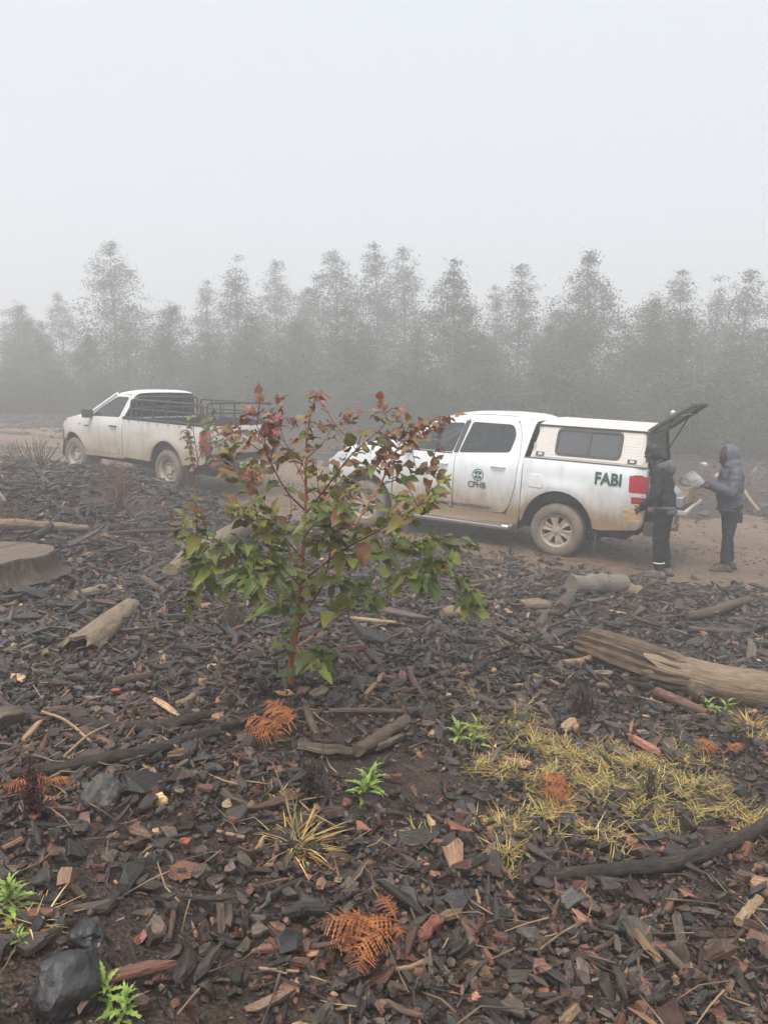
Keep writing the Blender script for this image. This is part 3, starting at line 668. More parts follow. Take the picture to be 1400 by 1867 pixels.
    gsurf('hatch_pane', plain('hatch_grey_glass', (.13, .135, .14), .2), hatch, 6, 8, hg, thick=.012)
    q = MB()
    for y in (-.25, .25): q.tube([hp(.1, y, .012), hp(.95, y, .0)], .009, 6)
    q.tube([hp(.62, -.66, .012), hp(.62, .66, .012)], .008, 6); q.build('hatch_rib', SILV, hatch)
    for s_ in (1, -1):
        q = MB().tube([(-1.13, s_ * .66, 1.52), tuple(hp(.55, s_ * .66, .02))], .012, 8); q.build('gas_strut', BLACKP, hatch)
    q = MB().tube([hp(.98, .3, .0), hp(.98, .3, .09)], .01).tube([hp(.98, .3, .09), hp(.9, .3, .12)], .008); q.build('hatch_handle', BLACKP, hatch)
    q = MB(); sp3 = bmesh.new(); bmesh.ops.create_uvsphere(sp3, u_segments=12, v_segments=8, radius=.035, matrix=Matrix.Translation((-1.30, .18, 2.14))); q.bm(sp3); q.tube([(-1.30, .18, 2.11), (-1.27, .18, 2.03)], .015); q.build('hatch_lamp', SILV, hatch)
    # lettering
    textpart('lettering', 'FABI', .225, -.49, 1.135, WB, GREENINK, T, .010, .86, .008)
    textpart('lettering', 'CPHB', .125, 1.395, .885, W0, GREYINK, T, .008, .92, .003)
    textpart('lettering', 'EXCELLENCE IN PLANT HEALTH BIOTECHNOLOGY', .062, 2.24, .575, W0, GREYINK, T, .011, .86, .003)
    em = MB()
    def disc(r0, r1, a0=0, a1=6.2832, k=28, cx_=1.24, cz_=1.075):
        v = []
        for i in range(k + 1):
            a = a0 + (a1 - a0) * i / k
            for r in (r0, r1): x_, z_ = cx_ - r * math.cos(a), cz_ + r * math.sin(a); v.append((x_, W0(x_, z_) + .005, z_))
        em.add(v, [(i * 2, i * 2 + 1, i * 2 + 3, i * 2 + 2) for i in range(k)])
    disc(.080, .092); disc(.014, .066, .35, 1.15, 8); disc(.014, .066, 2.0, 2.8, 8); disc(.014, .066, -1.15, -.35, 8); disc(.014, .066, -2.8, -2.0, 8); disc(.03, .062, 1.3, 1.84, 6); disc(.02, .066, -1.75, -1.4, 4)
    em.build('emblem', GREENINK, T)
    for x_ in (0, 3.22):
        for s_ in (1, -1): wheel(T, x_, s_, .905, .392, 'alloy')
    return T
ranger = build_double_cab(); place_truck(ranger, (2.46, 10.84, -1.93), R(30), .05)
tag(ranger, 'white double-cab pickup with treadplate canopy, open hatch and lowered tailgate', 'pickup truck')

# ------------------------------------------------------------------ the single cab with the railed load bed
def build_single_cab():
    T = empty('pickup_truck'); P = P_HILUX
    def W0(x, z):
        w = float(np.interp(z, [.25, .42, .55, .8, 1.0, 1.15, 1.25, 1.5, 1.72, 1.8], [.83, .855, .875, .895, .90, .89, .86, .77, .69, .65]))
        if x > 2.9: w -= .17 * ((x - 2.9) / .85) ** 2
        if z < 1.1: w += ring_bulge(x, z, 3.085, .385, .52, .09, .025)
        return w
    def WB(x, z):
        w = float(np.interp(z, [.25, .5, .8, 1.05, 1.24, 1.3], [.85, .87, .89, .895, .89, .875]))
        return w + ring_bulge(x, z, 0, .385, .56, .08, .028)
    out = [(1.325, 1.235), (1.345, .50), (.55, .50)] + arch(0, .385, .49, .53, .50, 1, -1) + [(-.52, .52), (-1.02, .575), (-1.08, .62), (-1.08, .80), (-.99, .80), (-.985, 1.15), (-1.08, 1.15), (-1.08, 1.235)]
    for s_ in (1, -1):
        b, = panel('bed_side', out, WB, P, T, (s_,), step=.1)
        q = MB().tube([(1.31, s_ * .868, 1.255), (.5, s_ * .872, 1.258), (-.4, s_ * .872, 1.258), (-1.07, s_ * .868, 1.255)], .034, 8); q.build('rail_liner', LINER, b)
        for hx in (1.10, .80, .50, .22, -.1, -.42, -.74):
            q = MB().tube([(hx, s_ * .885, 1.215), (hx, s_ * .915, 1.215)], .017, 8); q.build('tie_hook', SILV, b)
        if s_ > 0:
            panel('fuel_door', rnd([(.86, 1.16), (.86, 1.0), (.68, 1.0), (.68, 1.16)], .015), WB, P, b, (1,), thick=.006, off=.004)
        panel('rocker', [(2.66, .53), (1.345, .54), (1.345, .47), (2.66, .44)], W0, P, T, (s_,))
        win = rnd([(2.42, 1.235), (1.47, 1.255), (1.315, 1.645), (1.70, 1.645), (2.12, 1.43)], [.02, .04, .05, .06, 0])
        dr = rnd([(2.68, 1.22), (2.69, .70), (2.60, .535), (1.55, .545), (1.465, .62), (1.435, 1.24), (1.255, 1.69), (1.70, 1.70), (2.12, 1.475), (2.50, 1.245)], [.02, .03, .08, .03, .05, 0, .04, .08, 0, .02])
        d, = panel('door', dr, W0, P, T, (s_,), holes=[win[::-1]])
        panel('window', rnd([(2.44, 1.225), (1.46, 1.245), (1.30, 1.655), (1.70, 1.655), (2.13, 1.435)], .02), W0, GLASS, d, (s_,), thick=0, off=-.012)
        handle_part(d, 1.62, 1.08, W0, BLACKP, s_, P)
        panel('model_badge', rnd([(2.62, 1.045), (2.46, 1.045), (2.46, 1.02), (2.62, 1.02)], .008), W0, BLACKP, d, (s_,), thick=.004, off=.005)
        panel('cab_pillar', rnd([(1.427, 1.24), (1.457, .62), (1.53, .54), (1.36, .52), (1.335, 1.24), (1.16, 1.66), (1.20, 1.73), (1.30, 1.725), (1.245, 1.69)], [0, 0, 0, .02, 0, .05, .02, 0, 0]), W0, P, T, (s_,))
        fr = [(2.69, 1.22), (2.70, .56)] + arch(3.085, .385, .46, .49, .48, -1, 1) + [(3.56, .55), (3.60, .93), (3.45, 1.02), (3.38, 1.13), (3.0, 1.20)]
        f, = panel('front_fender', fr, W0, P, T, (s_,))
        panel('headlight', rnd([(3.34, 1.12), (3.60, 1.02), (3.61, .90), (3.44, .96)], .02), W0, CLRL, T, (s_,), off=.006)
        # side repeater
        panel('side_lamp', rnd([(2.83, 1.07), (2.77, 1.07), (2.77, 1.04), (2.83, 1.04)], .006), W0, AMBL, f, (s_,), thick=.004, off=.006)
        tube('windscreen_pillar', [(2.60, s_ * (W0(2.6, 1.22) - .005), 1.21), (2.13, s_ * (W0(2.1, 1.47) - .005), 1.475), (1.74, s_ * (W0(1.7, 1.68) - .01), 1.695)], [.042, .036, .036], P, T, 8)
        mirror_part(T, 2.40, 1.20, .86 if s_ > 0 else -1.06, BLACKP)
        tl, = panel('tail_light', rnd([(-.985, 1.15), (-.985, .80), (-1.095, .80), (-1.095, 1.15)], .015), WB, REDL, T, (s_,), off=.01, thick=.05)
        q = MB().box((-1.10, s_ * .80 - .06, .80), (-1.075, s_ * .80 + .095, 1.15), .012); q.build('lamp_back', REDL, tl)
        q = MB().box((-.56, s_ * .82 - .14, .16), (-.54, s_ * .82 + .03, .54), .005); q.build('mud_flap', BLACKP, T)
    for s_ in (1, -1):
        for x_, r_, w_ in ((0, .53, .875), (3.085, .49, .86)): lathe(MB(), [(r_, -.01), (r_ + .01, -.32)], 20, s_ * w_, s_, x_, .385, arc=(-.1, math.pi + .1)).build('wheel_arch_liner', UNDER, T)
    def roof(u, v):
        x = 1.13 + u * .62; y = v * 2 - 1; e = abs(y); ze = float(np.interp(x, [1.13, 1.2, 1.5, 1.75], [1.715, 1.735, 1.73, 1.695])); k = float(np.interp(x, [1.13, 1.22, 1.75], [.03, .06, .06]))
        return (x, y * (W0(x, 1.70) + .0), ze + k * (1 - e ** 3) - .03 * max(0, (e - .93) / .07) ** 2)
    gsurf('roof', P, T, 12, 20, roof)
    def wsc(u, v):
        y = v * 2 - 1; return (1.73 + .90 * u + .12 * (1 - y * y) * u ** .5, y * (.67 + .17 * u), 1.705 - .46 * u + .04 * (1 - abs(y) ** 3) * (1 - u))
    gsurf('windscreen', GLASS, T, 10, 14, wsc)
    def rwl(u, v): y = v * 2 - 1; return (1.165 + .165 * u, y * (.675 + .18 * u), 1.73 - .50 * u)
    gsurf('rear_window', GLASS, T, 6, 10, rwl)
    q = MB().box((1.28, -.84, .80), (1.325, .84, 1.26), .01); q.build('cab_back', P, T)
    def hood(u, v):
        y = v * 2 - 1; x = 2.62 + u * .93 + .12 * (1 - y * y) * min(1, u * 1.2); hw = W0(2.62 + u * .93, 1.1) - .03
        return (x, y * hw, float(np.interp(u, [0, .35, .7, .9, 1], [1.285, 1.262, 1.20, 1.125, 1.03])) + .03 * (1 - y * y) - .075 * abs(y) ** 5)
    gsurf('bonnet', P, T, 14, 18, hood)
    q = MB().box((3.42, -.80, .40), (3.68, .80, .90), .09); q.build('front_bumper', BLACKP, T)
    q = MB().box((3.5, -.50, .80), (3.66, .50, 1.02), .05); q.build('grille', BLACKP, T)
    sh = MB().box((-1.0, -.58, .44), (3.4, .58, .80), .02).box((1.36, -.83, .46), (2.66, .83, .90), .02).box((2.6, -.76, .85), (3.35, .76, 1.12), .05).box((-.95, -.4, .30), (3.3, .4, .46), .03); sh.build('inner_body', UNDER, T)
    [MB().tube([(x_, -.7, .385), (x_, .7, .385)], .055).build('axle', UNDER, T) for x_ in (0, 3.085)]
    q = MB().box((2.25, -.75, .9), (2.6, .75, 1.20), .05); q.build('dashboard', SEATM, T)
    for y_ in (.38, -.38): seat(T, 1.75, y_, .55, .85)
    bd = MB().box((-1.05, -.78, .74), (1.28, .78, .77))
    for s_ in (1, -1): bd.box((-1.05, s_ * .80 - .03, .74), (1.28, s_ * .80 + .03, 1.235))
    bd.box((1.24, -.8, .74), (1.275, .8, 1.24)); bd.build('load_bed', LINER, T)
    tg = MB().box((-1.09, -.735, .74), (-1.04, .735, 1.235), .015); tgo = tg.build('tailgate', P, T); q = MB().box((-1.10, -.12, 1.10), (-1.09, .12, 1.16), .008); q.build('tailgate_handle', BLACKP, tgo)
    q = MB().box((-1.28, -.78, .50), (-1.10, .78, .62), .03); rb = q.build('rear_bumper', BLACKP, T); q = MB().box((-1.287, -.25, .51), (-1.281, .25, .60), .002); q.build('number_plate', plain('plate_blank_b', (.6, .58, .5), .5), rb)
    # cattle rails: a framed panel along each side and one across the back
    def rails(name, A, B, top, mid, low, nv):
        A, B = Vector(A), Vector(B); d = (B - A); L = d.length; d.normalize(); up = Vector((0, 0, 1)); m = MB(); r = .07
        P_ = lambda u, z: A + d * u + up * (z - A.z)
        m.tube([P_(0, low), P_(0, top - r), P_(r * .3, top - r * .3), P_(r, top), P_(L - r, top), P_(L - r * .3, top - r * .3), P_(L, top - r), P_(L, low)], .021, 8); fr = m.build(name, BLACKP, T)
        for z in mid: q = MB().tube([P_(0, z), P_(L, z)], .015, 8); q.build('cross_bar', BLACKP, fr)
        for i in range(1, nv): q = MB().tube([P_(L * i / nv, low), P_(L * i / nv, top)], .011, 6); q.build('upright', BLACKP, fr)
    rails('side_rail', (1.12, .82, 1.25), (-.98, .82, 1.25), 1.61, (1.44,), 1.25, 6); rails('side_rail', (1.12, -.82, 1.25), (-.98, -.82, 1.25), 1.61, (1.44,), 1.25, 6)
    rails('rear_rail', (-1.02, .76, 1.25), (-1.02, -.76, 1.25), 1.64, (1.46,), 1.25, 5); rails('head_rail', (1.10, .72, 1.25), (1.10, -.72, 1.25), 1.66, (1.46,), 1.25, 4)
    for x_ in (0, 3.085):
        for s_ in (1, -1): wheel(T, x_, s_, .865, .383, 'steel')
    return T
hilux = build_single_cab(); place_truck(hilux, (-3.98, 13.93, -1.352), R(38), .04)
tag(hilux, 'dusty white single-cab pickup with black cattle rails round its load bed', 'pickup truck')

# ================================================================== TREES BEYOND THE TRACK
t = NT('plantation_leaves'); c = t.coord('Position'); oi = t.n('ObjectInfo')
nz = t.noise(c, 2.2, 4); base = t.ramp(nz, [(.3, (.048, .070, .034)), (.55, (.082, .110, .054)), (.75, (.130, .152, .078))])
base = t.mix(t.ramp(oi.outputs['Random'], [(.0, 0.), (1., .55)]), base, (.085, .075, .045))
TLEAF = t.set(base, .55, spec=.3)
t = NT('plantation_bark'); TBARK = t.set(t.ramp(t.noise(t.coord('Object', (9, 9, 2)), 1, 5), [(.3, (.09, .07, .055)), (.7, (.22, .18, .145))]), .85)
def crown_mesh(name, g, H, Rw, prof, ncl, per, lsize, low=.06):
    """leaf sprays on many small limbs, filling an uneven crown; returns crown mesh and the trunk with its limbs"""
    limbs = MB(); seed = g.uniform(0, 90); px_, py_ = [p[0] for p in prof], [p[1] for p in prof]
    trunk = [Vector((math.sin(i * 1.1 + seed) * .012 * i, math.cos(i * 1.7 + seed) * .012 * i, H * .98 * i / 7)) for i in range(8)]
    def tp(z): k = min(6, max(0, int(z / (H * .98) * 7))); return trunk[k].lerp(trunk[k + 1], min(1, max(0, z / (H * .98) * 7 - k)))
    C_, S_ = [], []; i = 0
    while len(C_) < ncl:
        u = low + (1 - low) * g.random(); w = float(np.interp(u, px_, py_))
        if g.random() > w ** 1.2 + .06: continue
        az = g.uniform(0, 6.28); env = 1 + .55 * mnoise.noise(Vector((math.cos(az) * 1.3 + seed, math.sin(az) * 1.3, u * 6))) + .25 * mnoise.noise(Vector((math.cos(az) * 3 + seed, math.sin(az) * 3, u * 14)))
        rf = g.random() ** .6; r = Rw * w * env * rf; z = u * H * .97; c_ = tp(z) + Vector((math.cos(az) * r, math.sin(az) * r, g.normal(0, .06)))
        C_.append(c_); S_.append(.13 + .13 * w)
        if i % 7 == 0: p0 = tp(max(.05 * H, z - r * .75)); limbs.tube([p0, p0.lerp(c_, .5) + Vector((0, 0, -.05 * r)), c_], [.022 * (1.2 - u) + .006, .012, .004], 4)
        i += 1
    c_ = np.repeat(np.array(C_), per, 0); n = len(c_); c_ = c_ + g.normal(0, 1, (n, 3)) * np.repeat(np.array(S_), per)[:, None] * np.array([1.15, 1.15, .8])
    L = lsize * g.uniform(.55, 1.4, n); w = L * g.uniform(.25, .5, n)
    a = g.uniform(0, 6.28, n); dn = g.uniform(-1.3, .5, n); ax = np.stack([np.cos(a) * np.cos(dn), np.sin(a) * np.cos(dn), np.sin(dn)], 1)
    up = g.normal(0, 1, (n, 3)); sd = np.cross(ax, up); sd /= np.linalg.norm(sd, axis=1, keepdims=True)
    A = c_ - ax * L[:, None] / 2; B = c_ + sd * w[:, None] / 2; C = c_ + ax * L[:, None] / 2; D = c_ - sd * w[:, None] / 2
    v = np.stack([A, B, C, D], 1).reshape(-1, 3); me = npmesh(name, v, np.arange(len(v)), np.arange(n) * 4, np.full(n, 4)); me.materials.append(TLEAF)
    tr = MB().tube(trunk, [.085 * H / 9 * (1 - i / 7.2) ** 1.1 + .004 for i in range(8)], 7, .05); tr.add(limbs.v, limbs.f, limbs.l)
    tm = pymesh('trunk', tr.v, tr.f, True, 60); tm.materials.append(TBARK); return me, tm
g = np.random.default_rng(21)
CONE = [(0, .75), (.15, 1.0), (.4, .84), (.7, .50), (.88, .24), (1, .05)]; OVAL = [(0, .6), (.3, 1.0), (.6, .92), (.8, .66), (.93, .36), (1, .10)]; TWIN = [(0, .8), (.3, 1.0), (.5, .66), (.62, .60), (.78, .46), (.9, .27), (1, .06)]; SLIM = [(0, .7), (.25, 1.0), (.55, .70), (.8, .44), (.92, .24), (1, .06)]
kinds = [crown_mesh('crown', g, 10, Rw, pf, nc, 44, .125) for Rw, pf, nc in ((2.2, CONE, 640), (2.0, OVAL, 600), (1.9, TWIN, 420), (2.5, CONE, 760), (1.5, SLIM, 330))] + [crown_mesh('crown', g, 6, 2.2, OVAL, 520, 44, .125, .03)] + [crown_mesh('crown', g, 10, Rw, pf, nc, 44, .125) for Rw, pf, nc in ((2.1, TWIN, 430), (2.2, SLIM, 420), (2.4, OVAL, 720), (1.9, CONE, 460))]
def tree(px, ptop, y, kind, label, group='plantation trees in the fog', wide=1.0, name='eucalyptus_tree'):
    top = at(px, ptop, y); z0 = float(tz(top.x, top.y)) - .1; o = empty(name, (top.x, top.y, z0), (0, 0, g.uniform(0, 6.28))); H0 = 6 if kind == 5 else 10
    s_ = (top.z - z0) / H0; sw = (s_ * .5 + .5 * min(1.15, s_)) * wide * 1.18
    for nm, me in zip(('crown', 'trunk'), kinds[kind]): c_ = link(nm, me, None, o); c_.scale = (sw, sw, s_)
    return tag(o, label, 'tree', group)
for a in [(28, 545, 44, 1, 'rounded pale tree at the far left edge of the plantation'), (108, 530, 47, 6, 'thin faint tree between the left edge and the tallest left tree'),
          (200, 432, 42, 7, 'tallest ragged tree rising above the bonnet of the single-cab pickup', 1.15), (306, 545, 36, 1, 'low rounded dark tree above the single-cab pickup roof', 1.2),
          (376, 503, 45, 4, 'slim faint tree left of the forked pair above the load bed'), (430, 462, 42, 9, 'slender pointed tree above the cattle rails of the single-cab pickup', 1.1),
          (502, 468, 47, 2, 'pale feathery tree standing just left of the sapling tip'), (560, 520, 45, 8, 'dim broad tree directly behind the sapling tip'),
          (612, 452, 40, 6, 'open-crowned tree with sky showing through, right of the sapling tip', 1.25), (686, 432, 42, 4, 'tall thin tree, highest of the cluster in the middle', 1.1),
          (737, 442, 44, 7, 'narrow tree just right of the highest middle tree'), (830, 465, 35, 0, 'dense dark conical tree above the cab of the double-cab pickup', 1.1),
          (906, 512, 42, 4, 'small faint tree right of the dense dark cone'), (950, 472, 39, 2, 'narrow loose tree above the front of the canopy', 1.05),
          (1022, 560, 40, 8, 'short blurred tree left of the large symmetrical cone'), (1076, 450, 36, 3, 'large symmetrical cone-shaped tree above the middle of the canopy', 1.1),
          (1190, 530, 34, 1, 'bushy tree above the open canopy hatch', 1.15), (1246, 482, 38, 4, 'pointed tree above the hooded person in the puffer jacket', 1.2),
          (1312, 498, 40, 9, 'thin see-through tree second from the right edge'), (1366, 482, 37, 7, 'ragged tree at the right edge of the photo', 1.15)]:
    tree(a[0], a[1], a[2], a[3], a[4], wide=a[5] if len(a) > 5 else 1.0)
# the closed front row below those tops, and shrubs at its foot
for i, px in enumerate(np.arange(-130, 1560, 74)):
    y = float(np.interp(px, [-130, 300, 800, 1560], [41, 36, 33, 30])) + g.uniform(-2, 2)
    tree(px + g.uniform(-25, 25), float(np.interp(px, [-130, 300, 800, 1560], [590, 575, 570, 555])) + g.uniform(-25, 40), y, [8, 3, 1, 6, 0, 9, 7][i % 7], 'dense fogbound young tree in the closed front row of the plantation', 'front row of the plantation', g.uniform(1.15, 1.45))
for i, px in enumerate(np.arange(-120, 1560, 105)):
    y = float(np.interp(px, [-130, 300, 800, 1560], [37, 32.5, 29.5, 27])) + g.uniform(-1.5, 1.5)
    tree(px + g.uniform(-40, 40), 672 + g.uniform(-30, 25) + (20 if px < 100 else 0), y, 5, 'low leafy shrub at the foot of the plantation trees', 'shrubs at the edge of the plantation', g.uniform(1.2, 1.6), 'shrub')

# ================================================================== THE SAPLING IN FRONT
t = NT('sapling_leaf'); oi = t.n('ObjectInfo'); lcol = t.mix(1.0, oi.outputs['Color'], t.coord('col'), 'MULTIPLY'); c = t.coord('Object'); loc = t.coord('loc')
mid = t.math('ABSOLUTE', t.sep(loc)[1]); vein = t.ramp(mid, [(.0, 1.), (.035, 0.)])
veins = t.n('TexWave'); t.L(loc, veins.inputs['Vector']); veins.inputs['Scale'].default_value = 3.2; veins.inputs['Distortion'].default_value = 1.2
nz = t.noise(t.coord('Position'), 26, 4); col = t.mix(t.ramp(nz, [(.35, 0.), (.75, .65)]), lcol, t.mix(.5, lcol, (.17, .085, .03)))
col = t.mix(t.math('MULTIPLY', vein, .55), col, (.26, .20, .085)); t.bump(t.math('ADD', t.math('MULTIPLY', veins.outputs['Fac'], .3), nz), .3, .004)
SLEAF = t.set(col, t.ramp(nz, [(.3, .30), (.7, .52)]), spec=.38)
tr_ = t.n('BsdfTranslucent'); t.L(col, tr_.inputs[0]); mx_ = t.n('MixShader'); mx_.inputs[0].default_value = .3; t.t.links.new(t.b.outputs[0], mx_.inputs[1]); t.t.links.new(tr_.outputs[0], mx_.inputs[2]); t.t.links.new(mx_.outputs[0], t.t.nodes['Material Output'].inputs['Surface'])
t = NT('sapling_stem'); loc = t.coord('loc'); SSTEM = t.set(t.ramp(t.noise(t.coord('loc', (30, 90, 90)), 1, 4), [(.3, (.16, .055, .02)), (.6, (.36, .135, .042)), (.8, (.20, .12, .06))]), .45)
t = NT('red_twig'); RTWIG = t.set(t.ramp(t.noise(t.coord('loc', (30, 90, 90)), 1, 4), [(.3, (.10, .025, .022)), (.7, (.24, .07, .05))]), .4)
def leaf_mesh(g, wide, fold, droop, wav, n=7, tip=1.0):
    v, f, lc = [], [], []
    for i in range(n + 1):
        u = i / n; w = wide * (math.sin(math.pi * min(1, u ** .72)) ** .8) * (1 - .25 * u) if 0 < u < 1 else 0.0
        z = -droop * u * u; wv_ = wav * math.sin(u * 9 + g.random() * 2)
        for s_ in (-1, -.5, 0, .5, 1): v.append((u, s_ * w / 2 * (1 + g.normal(0, .05)), z + fold * abs(s_) * w * .5 + wv_ * s_ * abs(s_) * w)); lc.append((u, s_ * w / 2, 0))
    for i in range(n):
        for j in range(4): f.append((i * 5 + j, i * 5 + j + 1, (i + 1) * 5 + j + 1, (i + 1) * 5 + j))
    v.append((-.16, 0, .02)); lc.append((-.16, 0, 0)); k = len(v) - 1; f.append((k, 1, 2)); f.append((k, 2, 3))
    me = pymesh('leaf', v, f, True); bm = bmesh.new(); bm.from_mesh(me); bmesh.ops.dissolve_degenerate(bm, dist=1e-5, edges=bm.edges[:]); bm.free(); setattr_vec(me, 'loc', lc); a_ = me.attributes.new('col', 'FLOAT_COLOR', 'POINT'); a_.data.foreach_set('color', np.ones(len(v) * 4, np.float32)); me.materials.append(SLEAF); return me
g = np.random.default_rng(33)
LEAVES = [leaf_mesh(g, .64, .20, .3, .16), leaf_mesh(g, .72, .12, .45, .2), leaf_mesh(g, .56, .28, .25, .14), leaf_mesh(g, .68, .10, -.2, .22), leaf_mesh(g, .52, .3, .6, .12), leaf_mesh(g, .76, .18, .7, .18)]
BASEP = G(530, 1254); SY = BASEP.y
def zp(a, b): return 280 + a / 2.258, 690 + b / 2.258        # the enlarged view the branches were read from
def spt(a, b, dy=0.0): px, py = zp(a, b); return at(px, py, SY + dy)
sap = empty('sapling', BASEP); SB = BASEP
def rel(pts): return [p - SB for p in pts]
trunk = smoothpts(rel([BASEP - Vector((0, 0, .05)), spt(567, 1180), spt(578, 1070, .01), spt(598, 955, .02), spt(606, 830, .0), spt(617, 690, -.01), spt(625, 560, .0), spt(627, 400, .02), spt(632, 230, .03), spt(655, 110, .03), spt(682, 60, .03)]), 3)
tube('trunk', trunk, [.0185 * (1 - i / (len(trunk) - 1)) ** 1.25 + .0022 for i in range(len(trunk))], SSTEM, sap, 10, .04)
BR = [  # (points in the enlarged view with depth offset), root radius
    ([(590, 1010, 0), (690, 860, -.15), (730, 700, -.28), (728, 640, -.33), (745, 570, -.38)], .008), ([(592, 1030, 0), (700, 985, -.12), (830, 930, -.25), (960, 860, -.35), (1090, 800, -.42), (1170, 770, -.46)], .009),
    ([(606, 850, 0), (720, 740, .12), (830, 600, .22), (930, 440, .30), (1010, 280, .34), (1080, 190, .36), (1170, 180, .38)], .010), ([(624, 560, 0), (740, 410, -.14), (800, 330, -.2), (860, 270, -.25), (950, 190, -.28), (955, 130, -.28)], .007),
    ([(606, 800, 0), (480, 545, .15), (390, 440, .24), (340, 370, .3), (315, 300, .32)], .008), ([(620, 540, 0), (545, 460, -.1), (470, 320, -.2), (440, 230, -.24), (400, 140, -.26)], .007), ([(627, 440, 0), (570, 320, .08), (525, 220, .12), (508, 105, .14)], .006),
    ([(631, 330, 0), (700, 260, .1), (745, 190, .15), (800, 155, .18)], .005), ([(604, 800, 0), (470, 740, -.2), (330, 690, -.32), (200, 655, -.4), (110, 610, -.44)], .008), ([(606, 840, 0), (760, 720, -.25), (900, 640, -.42), (1040, 560, -.5), (1150, 480, -.55)], .009),
    ([(602, 900, 0), (480, 860, .18), (360, 800, .3), (240, 760, .36), (150, 720, .4)], .007), ([(700, 760, .1), (850, 740, .35), (1000, 700, .5), (1150, 660, .58), (1300, 680, .62)], .007), ([(1000, 700, .5), (1150, 760, .56), (1280, 830, .6), (1290, 930, .62)], .005),
    ([(930, 440, .3), (1060, 400, .4), (1170, 390, .46)], .005), ([(940, 430, .3), (1000, 300, .28), (1110, 240, .3)], .004), ([(575, 1090, 0), (640, 1120, -.12), (690, 1170, -.16)], .004), ([(572, 1150, 0), (590, 1190, -.06)], .003), ([(612, 740, 0), (520, 640, -.25), (430, 590, -.38), (330, 560, -.45)], .006),
    ([(620, 620, 0), (700, 520, .22), (760, 430, .34), (820, 400, .4)], .006), ([(618, 660, 0), (660, 600, -.3), (720, 560, -.45), (800, 500, -.52)], .006), ([(606, 860, 0), (550, 800, -.3), (470, 790, -.42), (400, 830, -.5)], .006), ([(598, 960, 0), (520, 930, .1), (420, 960, .2)], .004), ([(602, 910, 0), (690, 840, .25), (790, 850, .4), (860, 880, .45)], .005),
    ([(470, 320, -.2), (400, 270, -.24), (330, 220, -.27)], .004), ([(800, 330, -.2), (870, 370, -.22), (930, 330, -.25)], .004), ([(330, 690, -.32), (230, 780, -.38), (150, 930, -.4)], .004)]
LG = [(.085, .130, .020), (.130, .165, .026), (.060, .105, .022), (.175, .170, .030), (.105, .140, .038)]; LB = [(.19, .125, .045), (.24, .125, .06), (.155, .125, .035), (.125, .135, .035), (.20, .10, .06)]; LR = [(.25, .075, .058), (.22, .065, .055), (.30, .15, .115), (.21, .105, .055), (.20, .14, .06)]
PENDING = []
def flush_leaves(limit=300):
    """the largest leaves become objects, the rest one part"""
    PENDING.sort(key=lambda q: -q[0]); par = PENDING[0][3]
    for sz, m, col, par, k in PENDING[:limit]:
        o = link('leaf', LEAVES[k], None, par); o.color = (*col, 1); o.matrix_local = m
    V, Fc, Lc, Cc = [], [], [], []
    for sz, m, col, par, k in PENDING[limit:]:
        me = LEAVES[k]; o_ = len(V); V += [m @ v.co for v in me.vertices]; Fc += [tuple(i + o_ for i in p.vertices) for p in me.polygons]; Lc += [tuple(d.vector) for d in me.attributes['loc'].data]; Cc += [(*col, 1)] * len(me.vertices)
    if V:
        me = pymesh('foliage', V, Fc, True); setattr_vec(me, 'loc', Lc); a_ = me.attributes.new('col', 'FLOAT_COLOR', 'POINT'); a_.data.foreach_set('color', np.array(Cc, np.float32).ravel())
        link('foliage', me, SLEAF, par)['kind'] = 'stuff'
    print('LEAVES', len(PENDING)); PENDING.clear()
def put_leaf(p, d, size, hfrac, parent, grn=None):
    r_ = g.random(); q = hfrac + g.normal(0, .13)
    pal = LG if q < .54 else (LB if q < .84 else LR); col = np.array(pal[int(g.integers(len(pal)))]) * g.uniform(1.0, 1.7)
    up = Vector((g.normal(0, .5), g.normal(0, .5) - .25, 1)); x = d.normalized(); yv = up.cross(x).normalized(); z = x.cross(yv)
    m = Matrix(((x.x, yv.x, z.x, 0), (x.y, yv.y, z.y, 0), (x.z, yv.z, z.z, 0), (0, 0, 0, 1))) @ Matrix.Diagonal((size, size * g.uniform(.85, 1.15), size, 1)); m.translation = p; PENDING.append((size, m, col, parent, int(g.integers(6))))
ztop = spt(630, 60).z - SB.z; zlow = spt(600, 950).z - SB.z
